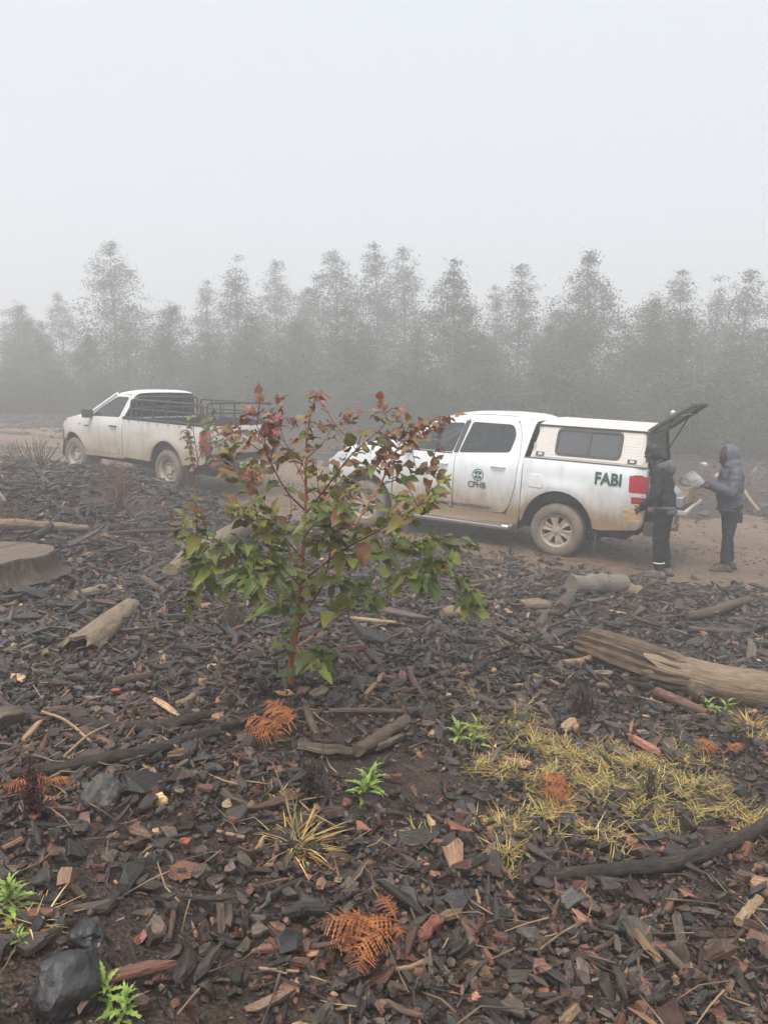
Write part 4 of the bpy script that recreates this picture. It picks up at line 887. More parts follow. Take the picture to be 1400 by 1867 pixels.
for pts, r0 in BR:
    P_ = smoothpts(rel([spt(*p) for p in pts]), 5); n = len(P_); b = tube('branch', P_, [r0 * (1 - .82 * i / (n - 1)) * .72 for i in range(n)], SSTEM if r0 > .0095 else RTWIG, sap, 6, .05)
    L = sum((P_[i] - P_[i - 1]).length for i in range(1, n)); k = max(3, int(L * 46)); 
    for j in range(k):
        u = .25 + .75 * (j + .5) / k; i = min(n - 2, int(u * (n - 1))); p = P_[i].lerp(P_[i + 1], u * (n - 1) - i); d = (P_[i + 1] - P_[i]).normalized(); hf = (p.z - zlow) / (ztop - zlow)
        sgn = 1 if j % 2 else -1; sdv = d.cross(Vector((g.normal(0, .4), g.normal(0, .4), 1))).normalized() * sgn
        dd = d * g.uniform(.1, .7) + sdv * g.uniform(.6, 1) + Vector((0, 0, g.uniform(-.40, .50)))
        sz = g.uniform(.055, .112) * float(np.interp(hf, [0, .6, 1], [1.1, .92, .62])) * (1 if u < .9 else .8)
        tl = g.uniform(.01, .045); q = p + dd.normalized() * tl
        put_leaf(q, dd, sz, hf, sap)
    for j in range(2): put_leaf(P_[-1], (P_[-1] - P_[-3]).normalized() + Vector(g.normal(0, .5, 3)), g.uniform(.05, .085), (P_[-1].z - zlow) / (ztop - zlow) + .2, sap)
    # side twigs with their own leaves
    for j in range(int(L * 8)):
        i = int(g.integers(int(n * .35), n - 1)); p = P_[i]; d = (P_[i + 1] - P_[i]).normalized(); e = p + (d + Vector(g.normal(0, .7, 3))).normalized() * g.uniform(.07, .15) + Vector((0, 0, .015)); m_ = p.lerp(e, .5) + Vector((0, 0, .008))
        tube('twig', [p, m_, e], [.0026, .002, .0012], RTWIG, sap, 5)
        for q in range(3): hf = (e.z - zlow) / (ztop - zlow); put_leaf(p.lerp(e, .45 + .27 * q), (e - p).normalized() + Vector(g.normal(0, .7, 3)) + Vector((0, 0, -.2)), g.uniform(.055, .10) * float(np.interp(hf, [0, 1], [1.1, .65])), hf, sap)
# thin upright shoots through the upper half
for j in range(26):
    pts = BR[int(g.integers(0, 24))][0]; k = int(g.integers(1, len(pts))); a_, b_ = pts[k - 1], pts[k]; u = g.random(); p = spt(a_[0] + (b_[0] - a_[0]) * u, a_[1] + (b_[1] - a_[1]) * u, a_[2] + (b_[2] - a_[2]) * u) - SB
    room = ztop - .06 - p.z
    if room < .1: continue
    e = p + Vector((g.normal(0, .05), g.normal(0, .06), g.uniform(.4, .8) * min(room, .32))); P_ = smoothpts([p, p.lerp(e, .5) + Vector((g.normal(0, .012), 0, 0)), e], 4); tube('shoot', P_, [.0024 - .00016 * i for i in range(len(P_))], RTWIG, sap, 5)
    for i in range(2, len(P_)):
        hf = (P_[i].z - zlow) / (ztop - zlow); put_leaf(P_[i], Vector((g.normal(), g.normal(), g.uniform(-.1, .8))), g.uniform(.045, .085), hf + .04, sap)
for i in range(6, len(trunk), 1):
    hf = (trunk[i].z - zlow) / (ztop - zlow)
    if i > 12:
        for q in range(1 if i < 22 else 2): put_leaf(trunk[i] + Vector(g.normal(0, .004, 3)), Vector((g.normal(), g.normal(), g.uniform(-.3, .5))), g.uniform(.05, .1) * (1 if hf < .6 else .7), hf, sap)
put_leaf(Vector(spt(600, 1175) - SB), Vector((.02, -.1, -1)), .12, .1, sap); put_leaf(Vector(spt(655, 1150) - SB), Vector((.5, -.3, -.5)), .1, .2, sap); put_leaf(Vector(spt(690, 1165) - SB), Vector((.6, -.2, -.4)), .09, .3, sap)
tag(sap, 'leafy eucalyptus sapling with red tips growing from the bark mulch', 'sapling')
flush_leaves(300)
# the thin one behind it, before the tail of the single cab
B2 = G(355, 951); sp2 = empty('sapling', B2); y2 = B2.y
def q2(a, b, dy=0.0): return at(*zp(a, b), y2 + dy) - B2
st = smoothpts([q2(170, 600), q2(172, 470), q2(185, 400), q2(178, 310), q2(165, 220), q2(160, 120)], 3); tube('trunk', st, [.008 - .0003 * i for i in range(len(st))], RTWIG, sp2, 6, .05)
nl = 0
for pts in ([(180, 440), (230, 330), (245, 240), (250, 130)], [(175, 400), (150, 300), (125, 215)], [(178, 330), (290, 260), (330, 235)], [(180, 430), (160, 350), (145, 260)], [(230, 330), (300, 290), (310, 200)], [(185, 300), (210, 220), (215, 150)], [(178, 360), (200, 280), (205, 190)], [(178, 380), (260, 310), (290, 230)], [(172, 300), (140, 240), (150, 160)]):
    P_ = smoothpts([q2(a, b, g.uniform(-.25, .25) * i / 2) for i, (a, b) in enumerate(pts)], 4); n = len(P_); tube('branch', P_, [.005 * (1 - .75 * i / (n - 1)) for i in range(n)], RTWIG, sp2, 5)
    for i in range(3, n):
        for s_ in range(3 if i < n - 1 else 4):
            put_leaf(P_[i] + Vector(g.normal(0, .008, 3)), Vector((g.normal(), g.normal(), g.uniform(-.8, .2))), g.uniform(.06, .105), g.uniform(.25, .95), sp2)
tag(sp2, 'spindly small-leaved sapling standing before the tail of the single-cab pickup', 'sapling')
flush_leaves(150)

# ================================================================== LOGS, STICKS, STUMP, STONES
def wood(name, cols, rough=.7, gx=14, gr=110, dark=None, bump=.8, bd=.006, spec=.35):
    t = NT(name); fib = t.noise(t.coord('loc', (gx, gr, gr)), 1, 5, .65, .3); blot = t.noise(t.coord('loc', (9, 22, 22)), 1, 5)
    col = t.ramp(t.math('ADD', t.math('MULTIPLY', fib, .6), t.math('MULTIPLY', blot, .4)), [(.3, cols[0]), (.5, cols[1]), (.68, cols[2])])
    if dark: col = t.mix(t.ramp(blot, [(.5, 0.), (.66, .8)]), col, dark)
    t.bump(t.math('ADD', fib, t.math('MULTIPLY', blot, .7)), bump, bd); return t.set(col, rough, spec=spec)
PALE = wood('bleached_wood', [(.075, .050, .032), (.25, .18, .115), (.40, .315, .22)], .65, 5, 70, (.10, .066, .042), 1.0, .012)
GREYW = wood('grey_weathered_wood', [(.022, .016, .012), (.11, .082, .06), (.25, .20, .15)], .75, 4, 75, None, 1.0, .014)
DBARK = wood('dark_wet_bark', [(.012, .010, .009), (.048, .038, .031), (.12, .095, .075)], .6, 22, 90, (.02, .017, .015), 1.0, .012, .25)
BBARK = wood('brown_bark', [(.045, .030, .022), (.105, .070, .048), (.18, .125, .085)], .6, 20, 70, (.05, .035, .026))
RBARK = wood('red_bark', [(.05, .028, .021), (.125, .070, .05), (.22, .14, .10)], .6, 16, 60)
TANST = wood('tan_stick', [(.16, .10, .055), (.30, .20, .115), (.42, .31, .19)], .55, 25, 90)
ENDW = wood('cut_end_wood', [(.14, .09, .055), (.26, .18, .11), (.36, .27, .17)], .7, 40, 40)
def mpx(p): return p.y / F                                   # metres for one pixel of the photograph at that depth
def stick(name, label, cat, pts, rpx, mat, lift=.6, group=None, seg=10, jit=.06, k=5, sink=0.0, dent=.15, taper=None, raise_=None):
    """a round piece lying along these pixels of the ground; rpx: radius in pixels (one or one for each point)"""
    P_ = []; rp = rpx if hasattr(rpx, '__len__') else [rpx] * len(pts)
    for i, (q, r) in enumerate(zip(pts, rp)):
        g_ = G(q[0], q[1] + r * .9); m = r * mpx(g_); g_.z += m * lift + layer(g_.y) + (q[2] if len(q) > 2 else .0); P_.append((g_, m))
    if name == 'log':
        for i in range(1, len(P_) - 1): u_ = i / (len(P_) - 1); P_[i] = (Vector((P_[i][0].x, P_[i][0].y, P_[0][0].z + (P_[-1][0].z - P_[0][0].z) * u_)), P_[i][1])
    S = smoothpts([p for p, m in P_], k); R_ = [float(np.interp(i, np.arange(len(P_)) * k, [m for p, m in P_])) for i in range(len(S))]
    S = [s_ + Vector((random.gauss(0, 1), random.gauss(0, 1), random.gauss(0, 1))) * R_[i] * .08 for i, s_ in enumerate(S)]
    o = tube(name, S, R_, mat, None, seg, jit, dent=dent, sharp=55); return tag(o, label, cat, group)
random.seed(3)
# the great log on the right: a split, weathered end and a pale barkless trunk
A = [G(1074, 1200), G(1140, 1226), G(1215, 1254), G(1290, 1270), G(1400, 1290), G(1520, 1312)]
lg = empty('fallen_log', A[0]); rr_ = [32, 37, 39, 37, 38, 40]
cen = [A[i] + Vector((0, 0, rr_[i] * mpx(A[i]) * .82)) - A[0] for i in range(6)]
mp = [rr_[i] * mpx(A[i]) for i in range(6)]
def ridged(pts, rad, seg, ridge, jag0, seed, amp):
    rs = random.Random(seed); pr = [rs.gauss(0, ridge) for _ in range(seg)]; fr = frames(pts); v, f, lc = [], [], []; L = 0
    ph = [rs.uniform(0, 6) for _ in range(seg)]
    for i, p in enumerate(pts):
        if i: L += (p - pts[i - 1]).length
        for j in range(seg):
            a = 2 * math.pi * j / seg; q = rad[i] * (1 + pr[j] + amp * math.sin(L * 9 + ph[j]) * .5 + rs.gauss(0, ridge * .25)); b = p + fr[i][1] * math.cos(a) * q + fr[i][2] * math.sin(a) * q
            if i == 0: b -= fr[0][0] * jag0[j]
            v.append(b); lc.append((L, math.cos(a) * rad[i], math.sin(a) * rad[i]))
    n = len(pts)
    for i in range(n - 1):
        for j in range(seg): k = (j + 1) % seg; f.append((i * seg + j, i * seg + k, (i + 1) * seg + k, (i + 1) * seg + j))
    for i, sg in ((0, -1), (n - 1, 1)):
        c_ = len(v); v.append(pts[i] + fr[i][0] * .05); lc.append((0, 0, 0))
        for j in range(seg): k = (j + 1) % seg; f.append((c_, i * seg + k, i * seg + j) if sg < 0 else (c_, i * seg + j, i * seg + k))
    return v, f, lc
rs = random.Random(4); S = smoothpts(cen[:4], 8); rad = [float(np.interp(i, np.arange(4) * 8, mp[:4])) * (1.0 if i < 18 else 1 - .045 * (i - 17)) for i in range(len(S))]
v, f, lc = ridged(S, rad, 30, .08, [abs(rs.gauss(0, .03)) for _ in range(30)], 5, .05); me = pymesh('split_end', v, f, True, 28); setattr_vec(me, 'loc', lc); link('split_end', me, wood('weathered_log_end', [(.028, .018, .012), (.125, .082, .054), (.27, .19, .125)], .75, 4, 75, None, 1.0, .016), lg)['label'] = 'dark splintered weathered end'
S = smoothpts(cen[2:], 6); rad = [float(np.interp(i, np.arange(4) * 6, mp[2:])) * (.90 if i < 3 else .97) for i in range(len(S))]
v, f, lc = ridged(S, rad, 26, .018, [rs.uniform(-.02, .16) for _ in range(26)], 9, .03); me = pymesh('trunk', v, f, True, 50); setattr_vec(me, 'loc', lc); link('trunk', me, PALE, lg)['label'] = 'pale barkless smooth trunk'
p = cen[3] + Vector((-.12, -mp[3] * .9, -.03)); q = MB().tube([p + Vector((0, .05, .0)), p + Vector((.0, -.03, .01)), p + Vector((.01, -.07, .0))], [.045, .036, .028], 9, .1); q.build('knot', GREYW, lg)
tag(lg, 'large fallen log with splintered grey end and pale smooth trunk', 'log')

for a in [
    ('log', 'sawn grey log lying at the track edge below the rear wheel', 'log', [(1040, 1068), (1133, 1066)], 19, wood('grey_sawn_log', [(.09, .075, .06), (.20, .17, .14), (.30, .26, .21)], .7, 5, 60, (.10, .08, .065)), dict(seg=16, jit=.015, k=10)),
    ('log', 'short stubby log piece touching the end of the sawn grey log', 'log', [(1142, 1074), (1170, 1082)], 11, PALE, dict(jit=.08)),
    ('log', 'long bleached log lying behind the sapling leaves', 'log', [(312, 1046), (352, 1020), (400, 996), (450, 965), (492, 945)], [15, 19, 17, 18, 15], PALE, dict(seg=14, jit=.05)),
    ('log', 'short yellowish log chunk right of the tree stump', 'log', [(136, 1092), (165, 1085), (192, 1078)], [8, 10, 9], PALE, dict(jit=.07)),
    ('log', 'short pale log piece above the curved charred branch', 'log', [(208, 1248), (240, 1243), (276, 1238)], [8, 9, 8], BBARK, dict(jit=.07)),
    ('log', 'small stubby pale chunk with a knob, right of the short log piece', 'log', [(322, 1292), (338, 1285), (352, 1276)], [6, 9, 7], PALE, dict(jit=.12)),
    ('log', 'weathered cut log end at the left edge with yellow splinters', 'log', [(-50, 1318), (0, 1312), (48, 1305)], [26, 24, 20], GREYW, dict(jit=.08, seg=14)),
    ('log', 'long reddish pale log on the far left beyond the stump', 'log', [(-30, 958), (40, 960), (100, 964), (160, 968)], [11, 11, 9, 7], PALE, dict(jit=.07)),
    ('branch', 'curved charred branch with a pale sawn tip, left of the orange fern', 'branch', [(138, 1322), (200, 1330), (270, 1332), (330, 1322), (378, 1310)], [10, 11, 12, 12, 10], DBARK, dict(seg=12)),
    ('branch', 'long straight charred branch running below the curved one', 'branch', [(20, 1420), (110, 1405), (200, 1388), (290, 1372), (350, 1352), (398, 1340)], [10, 11, 12, 11, 11, 10], DBARK, dict(seg=12)),
    ('branch', 'brown branch piece leading from the charred branch to the orange fern', 'branch', [(392, 1336), (430, 1326), (470, 1310), (520, 1298)], [8, 8, 7, 6], DBARK, {}),
    ('branch', 'thick dark smooth branch curving off the lower right edge', 'branch', [(990, 1606), (1080, 1598), (1180, 1588), (1270, 1568), (1340, 1540), (1400, 1508), (1470, 1462)], [11, 13, 14, 14, 14, 14, 14], DBARK, dict(seg=14, jit=.03, lift=.9)),
    ('branch', 'rough brown branch leaning up to the right, beside the green weed', 'branch', [(652, 1376), (690, 1352), (742, 1318)], [13, 13, 11], BBARK, dict(seg=12, jit=.08)),
    ('branch', 'split grey branch lying left of the rough brown one', 'branch', [(542, 1366), (590, 1372), (640, 1378)], [10, 13, 9], GREYW, dict(seg=12, jit=.1)),
    ('branch', 'short grey branch standing in a fork above the split one', 'branch', [(558, 1296), (566, 1320), (578, 1350)], [7, 8, 8], GREYW, {}),
    ('branch', 'dark straight branch with pale scar, lying flat above the split grey one', 'branch', [(600, 1304), (660, 1303), (735, 1305)], [5, 6, 5], BBARK, {}),
    ('branch', 'small grey branch below the rough brown one', 'branch', [(686, 1372), (708, 1362), (732, 1350)], [6, 7, 6], GREYW, {}),
    ('branch', 'forked brown branch pointing down right, right of the trunk', 'branch', [(744, 1226), (758, 1258), (778, 1285)], [6, 7, 5], BBARK, {}),
    ('branch', 'smooth brown branch slanting down, above the forked one', 'branch', [(654, 1178), (676, 1200), (698, 1220)], [6, 7, 6], BBARK, {}),
    ('stick', 'short pale stick crossing below the slanting brown branch', 'stick', [(666, 1275), (682, 1256), (700, 1236)], [4, 5, 5], TANST, {}),
    ('branch', 'forked grey branch lying before the track on the right', 'branch', [(1250, 1128), (1290, 1122), (1330, 1108), (1362, 1098)], [8, 10, 9, 7], BBARK, {}),
    ('stick', 'straight thin stick below the forked grey branch', 'stick', [(1254, 1152), (1310, 1156), (1364, 1160)], [5, 6, 5], BBARK, {}),
    ('stick', 'bark-covered stick left of the forked grey branch', 'stick', [(1130, 1140), (1180, 1134), (1225, 1130)], [3, 3, 2], BBARK, {}),
    ('branch', 'peeling red-brown branch below the great fallen log', 'branch', [(1196, 1268), (1235, 1284), (1288, 1308)], [10, 11, 9], RBARK, dict(jit=.08)),
    ('stick', 'yellow-brown stick under the splintered end of the great log', 'stick', [(1022, 1216), (1060, 1210), (1096, 1202)], [6, 7, 6], TANST, {}),
    ('branch', 'grey log slanting up behind the stump', 'branch', [(62, 984), (85, 970), (108, 958, .06)], [7, 7, 6], DBARK, {}),
    ('branch', 'long grey branch lying to the right of the stump', 'branch', [(188, 980), (240, 975), (290, 972), (330, 970)], [4, 5, 5, 4], BBARK, {}),
    ('branch', 'short brown branch below the long grey one', 'branch', [(262, 1060), (282, 1074), (302, 1086)], [6, 6, 5], BBARK, {}),
    ('stick', 'thin white stick crossing over the charred branches', 'stick', [(78, 1315, .02), (120, 1335, .03), (168, 1362)], [3, 3, 3], TANST, dict(jit=.02)),
    ('stick', 'thin pale stick crossing the white one', 'stick', [(116, 1390), (160, 1365, .03), (208, 1336, .02)], [2.5, 2.5, 2], TANST, dict(jit=.02)),
    ('branch', 'short red-brown branch stub poking out between the charred branches', 'branch', [(150, 1338), (180, 1352), (206, 1368)], [8, 8, 7], RBARK, {}),
    ('stick', 'thin twig slanting up from the mulch right of the dark stone', 'stick', [(232, 1622), (250, 1594), (270, 1565)], [3, 3, 3], TANST, {}),
    ('stick', 'brown stick with a broken tip near the bottom left fern', 'stick', [(308, 1724), (314, 1690), (318, 1655)], [5, 6, 5], BBARK, {}),
    ('stick', 'short tan stick left of the yellow tussock', 'stick', [(396, 1524), (420, 1530), (446, 1536)], [3, 4, 4], TANST, {}),
    ('stick', 'dark stick pointing at the lower left of the tussock', 'stick', [(470, 1655), (510, 1632), (550, 1612)], [5, 6, 5], DBARK, {}),
    ('stick', 'curved thin tan stick upright below the thick dark branch', 'stick', [(868, 1632), (874, 1660), (874, 1706)], [3.5, 4, 4], TANST, {}),
    ('stick', 'thick tan stick near the right edge below the thick branch', 'stick', [(1344, 1688), (1362, 1668), (1382, 1646)], [9, 11, 9], TANST, {}),
    ('stick', 'brown stick lying under the thick tan one', 'stick', [(1324, 1732), (1355, 1706), (1392, 1678)], [5, 5, 5], BBARK, {}),
    ('stick', 'short stick with a yellow broken end', 'stick', [(986, 1722), (1022, 1724), (1052, 1728)], [5, 6, 5], BBARK, {}),
    ('stick', 'curved brown twig left of the round brown stone', 'stick', [(1080, 1742), (1105, 1732), (1124, 1716)], [5, 6, 5], BBARK, {}),
    ('stick', 'thin straight tan stick at the right edge', 'stick', [(1345, 1722), (1375, 1732), (1410, 1742)], [3, 4, 4], TANST, {}),
    ('stick', 'tan stick to the left of the lower orange fern', 'stick', [(472, 1776), (505, 1780), (545, 1782)], [3, 4, 3], TANST, {}),
    ('stick', 'tan stick below the lower orange fern', 'stick', [(608, 1852), (640, 1846), (664, 1836)], [3, 4, 3], TANST, {}),
    ('stick', 'pale split stick right of the lower orange fern', 'stick', [(704, 1836), (735, 1852), (770, 1864)], [6, 7, 6], BBARK, {}),
    ('stick', 'forked brown stick right of the lower orange fern', 'stick', [(720, 1778), (750, 1772), (775, 1760)], [4, 5, 4], TANST, {}),
    ('stick', 'flat splinter standing below the round red bark', 'stick', [(786, 1790), (784, 1768), (782, 1742)], [5, 6, 4], GREYW, {}),
    ('stick', 'pale forked stick lying behind the sapling base', 'stick', [(640, 1134), (680, 1138), (722, 1142)], [4, 5, 3], TANST, {}),
    ('stick', 'thin dark stick right of the sapling trunk', 'stick', [(632, 1178), (660, 1164), (690, 1150)], [3.5, 4, 3], DBARK, {}),
    ('branch', 'long grey branch behind the right-hand sapling leaves', 'branch', [(808, 1074), (860, 1070), (900, 1064)], [5, 7, 6], BBARK, {}),
    ('log', 'pale stone-like log chunk right of the sapling leaves', 'log', [(806, 1124), (830, 1118), (858, 1128)], [10, 13, 8], PALE, dict(jit=.08)),
    ('log', 'pale rounded log chunk left of the sawn grey log', 'log', [(950, 1108), (975, 1104), (1000, 1108)], [9, 12, 8], PALE, dict(jit=.06)),
    ('log', 'short upright-looking brown chunk by the pale rounded one', 'log', [(1020, 1112), (1034, 1094)], [12, 12], BBARK, dict(jit=.1)),
    ('branch', 'two-knuckled brown branch left of the great log', 'branch', [(982, 1148), (990, 1132), (994, 1124)], [8, 8, 6], BBARK, {}),
    ('stick', 'brown curved twig above the grass patch', 'stick', [(960, 1184), (975, 1196), (990, 1214)], [3, 4, 3], BBARK, {}),
    ('stick', 'bent thin branch standing over the end of the thick dark branch', 'stick', [(954, 1588), (990, 1586), (1006, 1566), (1022, 1540)], [4, 5, 4, 3], BBARK, {})]:
    stick(a[0], a[1], a[2], a[3], a[4], a[5], **a[6])
# the halved log: a trough of pale wood, its hollow end towards us
def trough(name, label, pa, pb, rpx, mat):
    a, b = G(*pa), G(*pb); m = rpx * mpx(a); d = (b - a); L = d.length; v, f, lc = [], [], []; n, sg = 9, 13
    ang = [R(x) for x in np.linspace(-20, 200, sg)]
    for sh in (1.0, .72):
        for i in range(n + 1):
            u = i / n; r = m * (1.05 - .35 * u) * sh
            for j, a_ in enumerate(ang):
                w = 1 + .05 * math.sin(j * 2.3 + i * .9); v.append((u * L + (.06 * math.sin(j * 1.9) if i == 0 else 0), math.cos(a_) * r * w, math.sin(a_) * r * .8 * w)); lc.append((u * L, math.cos(a_) * r, math.sin(a_) * r))
    k = (n + 1) * sg
    for s_ in (0, 1):
        for i in range(n):
            for j in range(sg - 1): q = (s_ * k + i * sg + j, s_ * k + i * sg + j + 1, s_ * k + (i + 1) * sg + j + 1, s_ * k + (i + 1) * sg + j); f.append(q)
    for j in range(sg - 1): f.append((j, j + 1, k + j + 1, k + j)); f.append((n * sg + j, n * sg + j + 1, k + n * sg + j + 1, k + n * sg + j))
    for i in range(n): f.append((i * sg, (i + 1) * sg, k + (i + 1) * sg, k + i * sg)); f.append((i * sg + sg - 1, (i + 1) * sg + sg - 1, k + (i + 1) * sg + sg - 1, k + i * sg + sg - 1))
    me = pymesh(name, v, f, True, 35); setattr_vec(me, 'loc', lc); o = link(name, me, mat, None, a + Vector((0, 0, m * .12))); x = d.normalized(); o.rotation_euler = x.to_track_quat('X', 'Z').to_euler(); return tag(o, label, 'log')
trough('hollow_log', 'pale hollowed half log open towards the camera, left of the sapling', (142, 1190), (238, 1108), 34, PALE)
# the stump at the left edge
c0 = G(-30, 1072); rad = 152 * mpx(c0); hgt = 38 * mpx(c0); v, f, lc = [], [], []; sg = 44; rs = random.Random(8); pr = [1 + rs.gauss(0, .012) + .04 * math.sin(j * .9) for j in range(sg)]
yc = c0.y + rad * .72; c0 = at(-48, 1072, yc); c0.z = float(tz(c0.x, c0.y))
for h_, r_ in ((-.15, 1.16), (0, 1.08), (.3, 1.02), (.7, 1.0), (.96, .99), (1.0, .975)):
    for j in range(sg): a = 2 * math.pi * j / sg; v.append((rad * r_ * pr[j] * math.cos(a), rad * r_ * pr[j] * math.sin(a), hgt * h_ + (.012 * math.sin(j * .5) if h_ > .9 else 0))); lc.append((hgt * h_, math.cos(a) * rad, math.sin(a) * rad))
for i in range(5):
    for j in range(sg): k = (j + 1) % sg; f.append((i * sg + j, i * sg + k, (i + 1) * sg + k, (i + 1) * sg + j))
stp = empty('tree_stump', c0); me = pymesh('bark', v, f, True, 45); setattr_vec(me, 'loc', lc); link('bark', me, wood('stump_bark', [(.03, .022, .017), (.085, .062, .045), (.16, .12, .088)], .8, 6, 30, (.03, .023, .018), 1.0, .02), stp)
v, f = [], []
for r_ in (1.0, .7, .35):
    for j in range(sg): a = 2 * math.pi * j / sg; v.append((rad * .972 * r_ * pr[j] * math.cos(a), rad * .972 * r_ * pr[j] * math.sin(a), hgt + .012 * math.sin(j * .5) * r_ + .003 + rs.gauss(0, .003)))
for i in range(2):
    for j in range(sg): k = (j + 1) % sg; f.append((i * sg + j, i * sg + k, (i + 1) * sg + k, (i + 1) * sg + j))
v.append((0, 0, hgt)); f += [(len(v) - 1, 2 * sg + j, 2 * sg + (j + 1) % sg) for j in range(sg)]
t = NT('sawn_stump_top'); c = t.coord('Object'); wv = t.n('TexWave', wave_type='RINGS', rings_direction='Z'); t.L(c, wv.inputs['Vector']); wv.inputs['Scale'].default_value = 14; wv.inputs['Distortion'].default_value = 2.5; nz = t.noise(c, 6, 5)
rg = t.n('TexGradient', gradient_type='RADIAL'); t.L(c, rg.inputs[0]); ck = t.noise(t.math('MULTIPLY', rg.outputs['Fac'], 46.0), 1, 3); crk = t.ramp(ck, [(.36, 1.), (.42, 0.)])
t.bump(t.math('SUBTRACT', wv.outputs['Fac'], t.math('MULTIPLY', crk, 2.0)), .5, .006); TOPM = t.set(t.mix(t.math('MULTIPLY', crk, .8), t.mix(t.ramp(nz, [(.35, 0.), (.7, .7)]), t.mix(wv.outputs['Fac'], (.105, .072, .048), (.205, .145, .098)), (.105, .083, .064)), (.02, .015, .012)), .75)
link('sawn_top', pymesh('sawn_top', v, f, True), TOPM, stp); tag(stp, 'wide sawn tree stump with a flat grey-brown top at the left edge', 'tree stump')

# stones
t = NT('grey_stone'); c = t.coord('Object'); n1 = t.noise(c, 9, 8, .65); n2 = t.noise(c, 40, 5); t.bump(t.math('ADD', n1, t.math('MULTIPLY', n2, .5)), .9, .02)
STONE = t.set(t.ramp(t.math('ADD', t.math('MULTIPLY', n1, .7), t.math('MULTIPLY', n2, .3)), [(.32, (.030, .028, .026)), (.5, (.085, .080, .072)), (.68, (.19, .175, .150))]), .7)
t = NT('dark_wet_stone'); c = t.coord('Object'); n1 = t.noise(c, 7, 8, .6); n2 = t.noise(c, 50, 5); t.bump(t.math('ADD', n1, t.math('MULTIPLY', n2, .4)), .8, .02)
DSTONE = t.set(t.ramp(n1, [(.3, (.014, .013, .013)), (.55, (.042, .040, .038)), (.75, (.085, .08, .074))]), t.ramp(n2, [(.3, .3), (.7, .6)]))
BSTONE = plain('brown_stone', (.075, .055, .04), .7, var=.5, scale=14)
def stone(label, px, py, wpx, hpx, mat, seed, flat=.8):
    b = G(px, py + hpx * .42); m = mpx(b); bm = bmesh.new(); bmesh.ops.create_icosphere(bm, subdivisions=4, radius=1)
    for v_ in bm.verts:
        p = v_.co.copy(); d = 1 + .32 * mnoise.noise(p * 1.1 + Vector((seed, 0, 0))) + .16 * mnoise.noise(p * 2.6 + Vector((0, seed, 0))) + .09 * mnoise.noise(p * 6 + Vector((seed, seed, 0)))
        cl = mnoise.cell(p * 1.6 + Vector((seed, 3, 1))) * .10; p = p * (d + cl); v_.co = Vector((p.x * wpx / 2 * m, p.y * wpx / 2 * m * flat, p.z * hpx / 2 * m))
    bmesh.ops.smooth_vert(bm, verts=bm.verts[:], factor=.35, use_axis_x=True, use_axis_y=True, use_axis_z=True)
    o = link('stone', bmmesh('stone', bm, True, 32), mat, None, b + Vector((0, wpx * m * .3, hpx * m * .27))); o.rotation_euler = (0, 0, seed); return tag(o, label, 'stone')
stone('rough pitted grey stone lying below the charred branches', 178, 1446, 82, 68, STONE, 1.3); stone('large smooth dark boulder at the bottom left behind the green weed', 108, 1800, 150, 140, DSTONE, 4.1); stone('black stone lying just behind the large dark boulder', 152, 1712, 84, 66, DSTONE, 2.2)
stone('upright brown stone near the bottom right', 1240, 1742, 48, 74, BSTONE, 6.4); stone('flat grey stone slab beside the pitted grey stone', 128, 1516, 60, 22, DSTONE, 3.3); stone('flat dark stone amid the yellow grass', 1038, 1500, 48, 22, DSTONE, 7.7)
stone('small dark flat stone at the top of the grass patch', 1058, 1362, 36, 22, DSTONE, 8.1); stone('pale whitish stone in the debris beyond the track', 1286, 846, 16, 9, plain('white_stone', (.55, .52, .48), .7), 1.9)
# bark slabs that stand out
g = np.random.default_rng(77)
def slab(label, px, py, lpx, wpx, ang, col, tilt=.2, name='bark_slab'):
    b = G(px, py); m = mpx(b); v, fl, tot = chip_arrays(g, 1, np.array([lpx * m]), np.array([wpx * m]), np.array([max(.012, wpx * m * .22)]), 9, True); st_ = np.concatenate([[0], np.cumsum(tot)[:-1]])
    me = npmesh(name, v[0], fl, st_, tot, {'loc': ('FLOAT_VECTOR', v[0] + px), 'col': ('FLOAT_COLOR', np.tile([*col, 1], (len(v[0]), 1)))}); o = link(name, me, CHIP, None, b + Vector((0, 0, layer(b.y) + .022))); o.rotation_euler = (g.normal(0, tilt) + .35, g.normal(0, tilt), R(ang)); tag(o, label, 'bark')
RED = (.24, .075, .048)
slab('big rust-red bark slab right of the lower orange fern', 782, 1712, 66, 34, 52, RED); slab('dark split bark slab with a red edge below the grass', 835, 1600, 90, 30, -38, (.10, .045, .035)); slab('bright red bark end pointing right above the split slab', 836, 1532, 62, 22, -14, RED)
slab('wide dark flat bark slab left of the lower orange fern', 562, 1680, 96, 66, 15, (.040, .033, .030)); slab('oval smooth dark bark slab beside the lower orange fern', 528, 1745, 86, 50, 40, (.034, .034, .034)); slab('black block of bark right of the rust-red slab', 832, 1662, 58, 50, -20, (.018, .018, .02))
slab('flat grey bark disc below the thick dark branch', 1042, 1662, 56, 46, 10, (.085, .078, .07)); slab('brown bark disc leaning on the grey one', 1078, 1672, 44, 40, 70, (.13, .08, .06)); slab('red-brown chunk of bark at the bottom right of centre', 985, 1790, 44, 34, 0, (.20, .085, .055)); slab('red pointed bark piece left of the brown stone', 1195, 1752, 56, 28, 8, (.22, .09, .065))
slab('long dark bark strip standing on end at the bottom right', 1130, 1815, 90, 30, 84, (.06, .04, .033)); slab('tall black bark shards beside the hollow log', 130, 1120, 70, 22, 60, (.020, .02, .021), .4); slab('long grey bark strip below the hollow log', 70, 1165, 92, 22, 28, (.06, .056, .054)); slab('long black shards of bark below the stump', 60, 1095, 84, 24, 30, (.03, .03, .031), .35)
